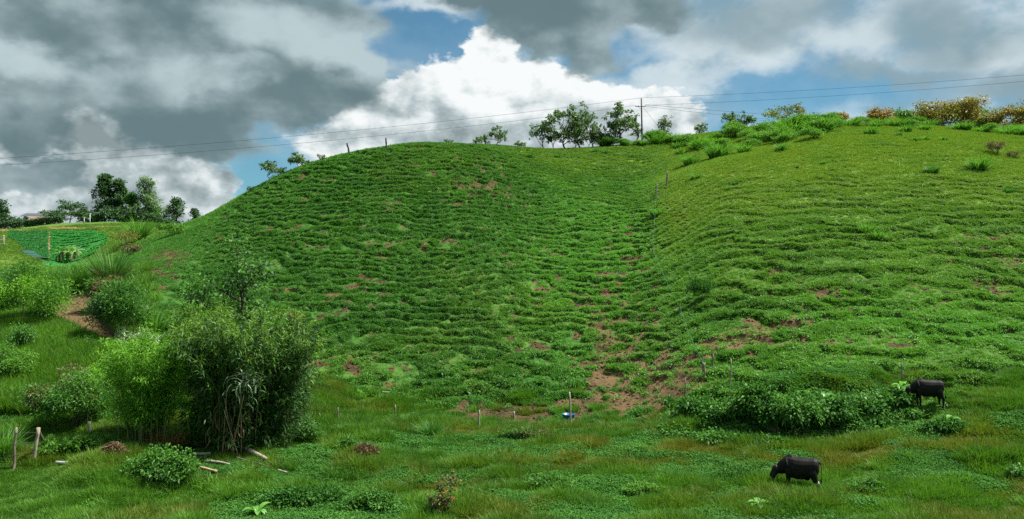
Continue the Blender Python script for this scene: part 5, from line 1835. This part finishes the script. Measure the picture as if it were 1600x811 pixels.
# ------------------------------------------------------------------ ground cover (nobody could count it)
def scatter(name, pts, sources, pick, rot, scl, shade, dry):
    """one object whose points carry a tuft each"""
    me = bpy.data.meshes.new(name)
    n = len(pts)
    me.vertices.add(n)
    me.vertices.foreach_set('co', np.asarray(pts, np.float32).ravel())
    for nm, ty, arr in (('pick', 'INT', pick), ('scl', 'FLOAT', scl), ('shade', 'FLOAT', shade), ('dry', 'FLOAT', dry)):
        a = me.attributes.new(nm, ty, 'POINT')
        a.data.foreach_set('value', np.asarray(arr, np.int32 if ty == 'INT' else np.float32))
    a = me.attributes.new('rot', 'FLOAT_VECTOR', 'POINT')
    a.data.foreach_set('vector', np.asarray(rot, np.float32).ravel())
    o = bpy.data.objects.new(name, me)
    C.objects.link(o)
    col = bpy.data.collections.new(name + '_tufts')
    for s in sources:
        col.objects.link(s)
        C.objects.unlink(s)
    ng = bpy.data.node_groups.new(name, 'GeometryNodeTree')
    ng.interface.new_socket('Geometry', in_out='INPUT', socket_type='NodeSocketGeometry')
    ng.interface.new_socket('Geometry', in_out='OUTPUT', socket_type='NodeSocketGeometry')
    N, Lk = ng.nodes, ng.links
    gi, go = N.new('NodeGroupInput'), N.new('NodeGroupOutput')
    iop, ci = N.new('GeometryNodeInstanceOnPoints'), N.new('GeometryNodeCollectionInfo')
    ci.inputs['Collection'].default_value = col
    ci.inputs['Separate Children'].default_value = True
    ci.inputs['Reset Children'].default_value = True

    def named(nm, ty):
        a = N.new('GeometryNodeInputNamedAttribute')
        a.data_type = ty
        a.inputs['Name'].default_value = nm
        return a.outputs['Attribute']
    e2r = N.new('FunctionNodeEulerToRotation')
    Lk.new(named('rot', 'FLOAT_VECTOR'), e2r.inputs[0])
    Lk.new(gi.outputs[0], iop.inputs['Points'])
    Lk.new(ci.outputs[0], iop.inputs['Instance'])
    iop.inputs['Pick Instance'].default_value = True
    Lk.new(named('pick', 'INT'), iop.inputs['Instance Index'])
    Lk.new(e2r.outputs[0], iop.inputs['Rotation'])
    Lk.new(named('scl', 'FLOAT'), iop.inputs['Scale'])
    Lk.new(iop.outputs[0], go.inputs[0])
    md = o.modifiers.new('scatter', 'NODES')
    md.node_group = ng
    o['kind'] = 'stuff'
    return o


def tuft(name, seed, n, rad, L, W, lean, mat, seg=2, droop=1.2):
    r = np.random.default_rng(seed)
    th = r.random(n) * 6.283
    rr = rad * np.sqrt(r.random(n))
    base = np.stack([rr * np.cos(th), rr * np.sin(th), np.full(n, -0.06)], 1)
    m = MB()
    az = th + r.normal(size=n) * 0.7
    m.blades(base, az, lean * r.random(n), L * (0.55 + 0.6 * r.random(n)), W * (.7 + .6 * r.random(n)), r, seg, droop=droop)
    return m.build(name, mat)


def weed(name, seed, n, rad, h, L, W, mat):
    """low broad-leaved weed: leaves over a loose cushion"""
    r = np.random.default_rng(seed)
    th = r.random(n) * 6.283
    rr = rad * np.sqrt(r.random(n))
    z = h * (1 - (rr / rad) ** 2) * (0.35 + 0.65 * r.random(n))
    c = np.stack([rr * np.cos(th), rr * np.sin(th), z], 1)
    d = np.stack([np.cos(th + r.normal(size=n) * .9), np.sin(th + r.normal(size=n) * .9), 0.1 + 0.6 * r.normal(size=n)], 1)
    m = MB()
    m.leaves(c, d, L * (.6 + .8 * r.random(n)), W * (.7 + .6 * r.random(n)), r, curl=.2)
    return m.build(name, mat)


def sample(n, u0, u1, Y0, Y1, power, r):
    u = u0 + (u1 - u0) * r.random(n)
    a = r.random(n)
    Y = (Y0 ** power + (Y1 ** power - Y0 ** power) * a) ** (1 / power)
    return u, Y


def build_cover():
    r = np.random.default_rng(11)
    gm = leaf_mat('pasture_blades', (.017, .066, .012), (.070, .182, .028), .36, True, warm=(.160, .240, .034))
    mm = leaf_mat('meadow_blades', (.024, .070, .010), (.070, .160, .016), .35, True, warm=(.15, .15, .022))
    wm = leaf_mat('weed_leaves', (.018, .065, .014), (.050, .135, .022), .25, True, rough=.7, spec=.08, warm=(.09, .14, .02))
    # ---- grass cushions on the hills
    src = [tuft('pasture_tuft', 100 + k, 46, 0.20, 0.28, 0.048, 1.25, gm) for k in range(4)]
    src += [tuft('pasture_turf', 110 + k, 44, 0.30, 0.14, 0.040, 1.1, gm) for k in range(3)]
    src += [weed('pasture_weed', 120 + k, 60, 0.26, 0.20, 0.11, 0.065, gm) for k in range(3)]
    u, Y = sample(1200000, -70, 1670, 42, 165, 1.9, r)
    z, M = surface(u, Y)
    cushion = r.random(len(u)) < sst(M['T'], .14, .50)
    p = np.where(cushion, 0.03 + 0.10 * M['right'] + 0.75 * M['lip'], 0.28) * (1 - .86 * M['soil'])
    p *= np.where(M['hill'] > .3, 1, np.where(u > 1040, sst(Y, 45, 48.5), sst(Y, 46, 52))) * (M['pm'] < 0) * (M['fm'] < 0)
    p *= np.where(M['left'] > .5, .35, 1)
    k = r.random(len(u)) < p
    u, Y, z = u[k], Y[k], z[k]
    M = {q: w[k] for q, w in M.items()}
    n = len(u)
    turf = r.random(n) > .86 * sst(M['T'], .16, .52)
    pick = np.where(turf, r.integers(6, 9, n), r.integers(2, 6, n))   # names sort turf after tuft, weed last
    order = sorted(range(len(src)), key=lambda i: src[i].name)
    kinds = [src[i].name for i in order]
    tu = [i for i, q in enumerate(kinds) if 'tuft' in q]
    tf = [i for i, q in enumerate(kinds) if 'turf' in q]
    we = [i for i, q in enumerate(kinds) if 'weed' in q]
    pick = np.where(turf, np.array(tf)[r.integers(0, len(tf), n)], np.array(tu)[r.integers(0, len(tu), n)])
    wet = (M['n2'] + .22 * (r.random(n) - .5) > .50) & ~turf
    pick = np.where(wet, np.array(we)[r.integers(0, len(we), n)], pick)
    rot = np.stack([r.normal(size=n) * .15, r.normal(size=n) * .15, r.random(n) * 6.283], 1)
    big = ell(u, Y, 900, 53, 330, 8)
    scl = np.where(turf, 0.85 + 0.5 * r.random(n), (0.55 + 0.55 * r.random(n)) * (1 + 0.60 * big))
    scl *= 1 + 0.25 * sst(Y, 90, 130) + .45 * sst(Y, 108, 114) * (u < 720)
    lush = np.maximum(ell(u, Y, 930, 84, 130, 26), 0.8 * ell(u, Y, 560, 52, 110, 5)) * (1 - M['right'] * .6)
    lush = np.maximum(lush, .7 * ell(u, Y, 1420, 57, 200, 7))
    shade = np.clip(0.14 + 0.22 * r.normal(size=n) * .6 + 0.9 * (M['n1'] - .42) + 0.70 * lush + 0.26 * M['right'], 0, 1.15)
    dry = np.clip(sun_grass(u, Y, M) * 0.95 + 0.10 * r.normal(size=n), 0, 1) * np.where(turf, 1, .8)
    scatter('pasture_grass', np.stack([M['X'], Y, z], 1), src, pick, rot, scl, shade, dry)
    print('pasture', n)

    # ---- rough meadow in the valley floor
    src = [tuft('meadow_fine', 200 + k, 80, 0.22, 0.42, 0.022, .75, mm, 3, .8) for k in range(3)]
    src += [tuft('meadow_mat', 210 + k, 80, 0.30, 0.22, 0.028, 1.2, mm) for k in range(3)]
    src += [weed('meadow_weed', 220 + k, 70, 0.26, 0.26, 0.10, 0.055, wm) for k in range(3)]
    u, Y = sample(230000, -60, 1660, 29.5, 56, 1.7, r)
    z, M = surface(u, Y)
    p = (1 - M['soil']) * (1 - .9 * sst(M['slope'], .24, .42)) * (M['pm'] < 0)
    p = np.where((M['left'] > .5) & (Y > 45), .25 * p, p) * (1 - sst(Y, 46.0, 49.5) * (u > 1040))
    k = r.random(len(u)) < p
    u, Y, z = u[k], Y[k], z[k]
    M = {q: w[k] for q, w in M.items()}
    n = len(u)
    X = M['X']
    f1 = fbm(X / 3.4, Y / 2.2, 51, 4) + .05 * r.normal(size=n)
    f2 = fbm(X / 2.6, Y / 1.9, 53, 4) + .05 * r.normal(size=n)
    weeds = f1 > .56
    weeds |= (ell(u, Y, 480, 31.5, 200, 3.2) > .55) & (f2 > .40)
    fine = (~weeds) & (f2 > .50)
    kinds = sorted(q.name for q in src)
    ix = lambda key: np.array([i for i, q in enumerate(kinds) if key in q])
    ch = lambda a: a[r.integers(0, len(a), n)]
    pick = np.where(weeds, ch(ix('weed')), np.where(fine, ch(ix('fine')), ch(ix('mat'))))
    rot = np.stack([r.normal(size=n) * .12, r.normal(size=n) * .12, r.random(n) * 6.283], 1)
    hump = fbm(X / 2.0, Y / 1.4, 57, 3)
    for cx, cy in LOG_SPOTS:
        hump = hump * (1 - .6 * (1 - sst(np.hypot(X - cx, Y - cy), .3, .8)))
    for cx, cy in COW_SPOTS:
        hump = hump * (1 - .40 * (1 - sst(np.hypot(X - cx, Y - cy), .9, 1.9)))
    scl = (0.6 + 0.5 * r.random(n)) * (0.6 + 0.9 * hump) * np.where(weeds, .95, np.where(fine, 1.0 + .55 * (r.random(n) < .12), 1.0))
    shade = np.clip(0.30 + 0.13 * r.normal(size=n) + 1.1 * (fbm(X / 1.7, Y / 1.3, 55, 3) - .5) + .1 * sst(Y, 40, 34), 0, 1.1)
    dry = np.clip((fbm(X / 4.5, Y / 2.6, 59, 3) - .50) * 2.2 + .12 * r.normal(size=n), 0, .8) * np.where(weeds, .2, 1)
    dry = np.clip(dry + .45 * ell(u, Y, 1290, 39.5, 120, 2.2) * (~weeds) + .3 * ell(u, Y, 1000, 41, 220, 3) * (~weeds), 0, .85)
    scatter('meadow_grass', np.stack([X, Y, z], 1), src, pick, rot, scl, shade, dry)
    print('meadow', n)

    # ---- brushy weeds knitting the shrubs of the valley side together, and rough patches in the meadow
    src = [weed('brush_weed', 360 + k, 110, 0.55, 0.75, 0.20, 0.07, wm) for k in range(3)]
    u, Y = sample(9000, -60, 560, 30.5, 84, 1.5, r)
    z, M = surface(u, Y)
    X = M['X']
    nb = fbm(X / 2.6, Y / 2.6, 63, 4)
    side = (M['left'] > .4) & (u < 262) & (Y > 43)
    k = np.where(side, (nb > .50) & (r.random(len(u)) < .42), (nb > .60) & (Y < 44) & (r.random(len(u)) < .07)) & (M['pm'] < -.7) & (M['fm'] < -2)
    k &= ~((u > 160) & (Y > 64) & (u < 300) & ~side)
    u, Y, z, X, nb, side = u[k], Y[k], z[k], X[k], nb[k], side[k]
    n = len(u)
    scatter('brush_weeds', np.stack([X, Y, z], 1), src, r.integers(0, 3, n), np.stack([.2 * r.normal(size=n), .2 * r.normal(size=n), 6.28 * r.random(n)], 1),
            np.where(side, .7 + 1.1 * r.random(n) ** 2, .4 + .4 * r.random(n)), np.clip(.35 + .25 * r.normal(size=n) + 1.5 * (fbm(X / 6, Y / 6, 64, 2) - .5), 0, 1.1), np.clip(.25 * r.normal(size=n), 0, .8))
    print('brush', n)

    # ---- weeds clothing the face of the bank
    bm = MATS['bank_leaves']
    bw = leaf_mat('bank_weed_leaves', (.018, .064, .013), (.055, .140, .022), .28, True, rough=.65, spec=.1)
    src = [weed('bank_weed', 340 + k, 60, 0.34, 0.30, 0.20, 0.10, bw) for k in range(3)]
    u, Y = sample(5200, 1030, 1440, 42.6, 48.5, 1, r)
    z, M = surface(u, Y)
    edge = np.interp(u, [1030, 1080, 1200, 1300, 1400, 1440], [47.6, 47.0, 46.3, 46.4, 46.2, 46.2])
    k = (Y < edge + .4 * r.normal(size=len(u))) & (Y > edge - 3.4 + .3 * r.normal(size=len(u))) & (r.random(len(u)) < .8)
    for cx, cy in COW_SPOTS:
        k &= np.hypot(M['X'] - cx, Y - cy) > 1.3
    u, Y, z = u[k], Y[k], z[k]
    n = len(u)
    scatter('bank_weeds', np.stack([(u - 800) / F * Y, Y, z], 1), src, r.integers(0, 3, n), np.stack([.4 + .3 * r.random(n), r.normal(size=n) * .2, 0 * Y], 1),
            .55 + .7 * r.random(n) ** 2, np.clip(.35 + .25 * r.normal(size=n), 0, 1.1), 0 * Y)

    # ---- clods of trodden earth
    em = plain_mat('clod_earth', (.045, .034, .020), (.120, .080, .045), 3, .95, .05, .5)
    src = []
    for q in range(3):
        rr = np.random.default_rng(350 + q)
        v = rr.normal(size=(14, 3))
        v /= np.linalg.norm(v, axis=1, keepdims=True)
        v *= (.7 + .5 * rr.random(14))[:, None] * np.array([.13, .10, .065])
        bmh = bmesh.new()
        for p in v:
            bmh.verts.new(p)
        bmesh.ops.convex_hull(bmh, input=bmh.verts)
        me = bpy.data.meshes.new('clod')
        bmh.to_mesh(me)
        bmh.free()
        me.materials.append(em)
        o = bpy.data.objects.new('clod', me)
        C.objects.link(o)
        src.append(o)
    u, Y = sample(160000, -20, 1620, 46, 110, 1.9, r)
    z, M = surface(u, Y)
    k = (r.random(len(u)) < M['soil'] * .8) & (M['n2'] > .42) & ((M['pm'] < 0) | (r.random(len(u)) < .5))
    u, Y, z = u[k], Y[k], z[k]
    n = len(u)
    scatter('soil_clods', np.stack([(u - 800) / F * Y, Y, z], 1), src, r.integers(0, 3, n), r.random((n, 3)) * np.array([.5, .5, 6.28]),
            .35 + 1.1 * r.random(n) ** 3, 0 * Y, 0 * Y)

    # ---- tall coarse grass on the valley side at the left
    src = [tuft('slope_tuft', 300 + k, 60, 0.28, 0.95, 0.05, .65, mm, 3, .9) for k in range(3)]
    u, Y = sample(70000, -60, 262, 44, 84, 1.7, r)
    z, M = surface(u, Y)
    n1 = fbm(M['X'] / 3, Y / 3, 61, 3)
    dens = 0.10 + 0.8 * ell(u, Y, 85, 60, 95, 14) + .6 * ell(u, Y, 20, 53, 60, 9) + .3 * ell(u, Y, 60, 82, 120, 10)
    p = dens * M['left'] * (M['pm'] < -.15) * (M['fm'] < 0) * np.clip(n1 * 2 - .2, 0, 1)
    k = r.random(len(u)) < p
    u, Y, z = u[k], Y[k], z[k]
    n = len(u)
    n1 = n1[k]
    rot = np.stack([r.normal(size=n) * .12, r.normal(size=n) * .12, r.random(n) * 6.283], 1)
    scatter('tall_grass', np.stack([(u - 800) / F * Y, Y, z], 1), src, r.integers(0, 3, n), rot,
            0.65 + 0.7 * r.random(n), np.clip(.42 + .16 * r.normal(size=n) + 1.0 * (n1 - .5), 0, 1.1), np.clip(.12 * r.normal(size=n), 0, 1))
    print('slope', n)

    # ---- rows of crop plants on the tilled field
    wm = leaf_mat('crop_leaves', (.018, .070, .026), (.026, .165, .030), .3, True)
    src = [weed('crop_plant', 330 + k, 22, 0.22, 0.20, 0.22, 0.11, wm) for k in range(3)]
    v = r.random(26000)
    u = 15 + 152 * r.random(26000)
    lo, up = field_edges(u)
    Y = lo + (up - lo) * v
    X = (u - 800) / F * Y
    w = (Y + X * .35 + 1.2 * fbm(X / 14, Y / 14, 71, 2)) / 1.7
    k = (np.cos((w - .25) * 6.283) > .25) & (np.abs(u - 77) > 2.6) & (r.random(26000) < np.where(u < 76, .45, .9))
    u, Y, X = u[k], Y[k], X[k]
    z, M = surface(u, Y)
    n = len(u)
    scatter('crop_plants', np.stack([X, Y, z + .2], 1), src, r.integers(0, 3, n), np.stack([0 * X, 0 * X, r.random(n) * 6.283], 1),
            .6 + .5 * r.random(n), np.where(u < 76, .25, .8) + .15 * r.normal(size=n), 0 * X)


build_cover()
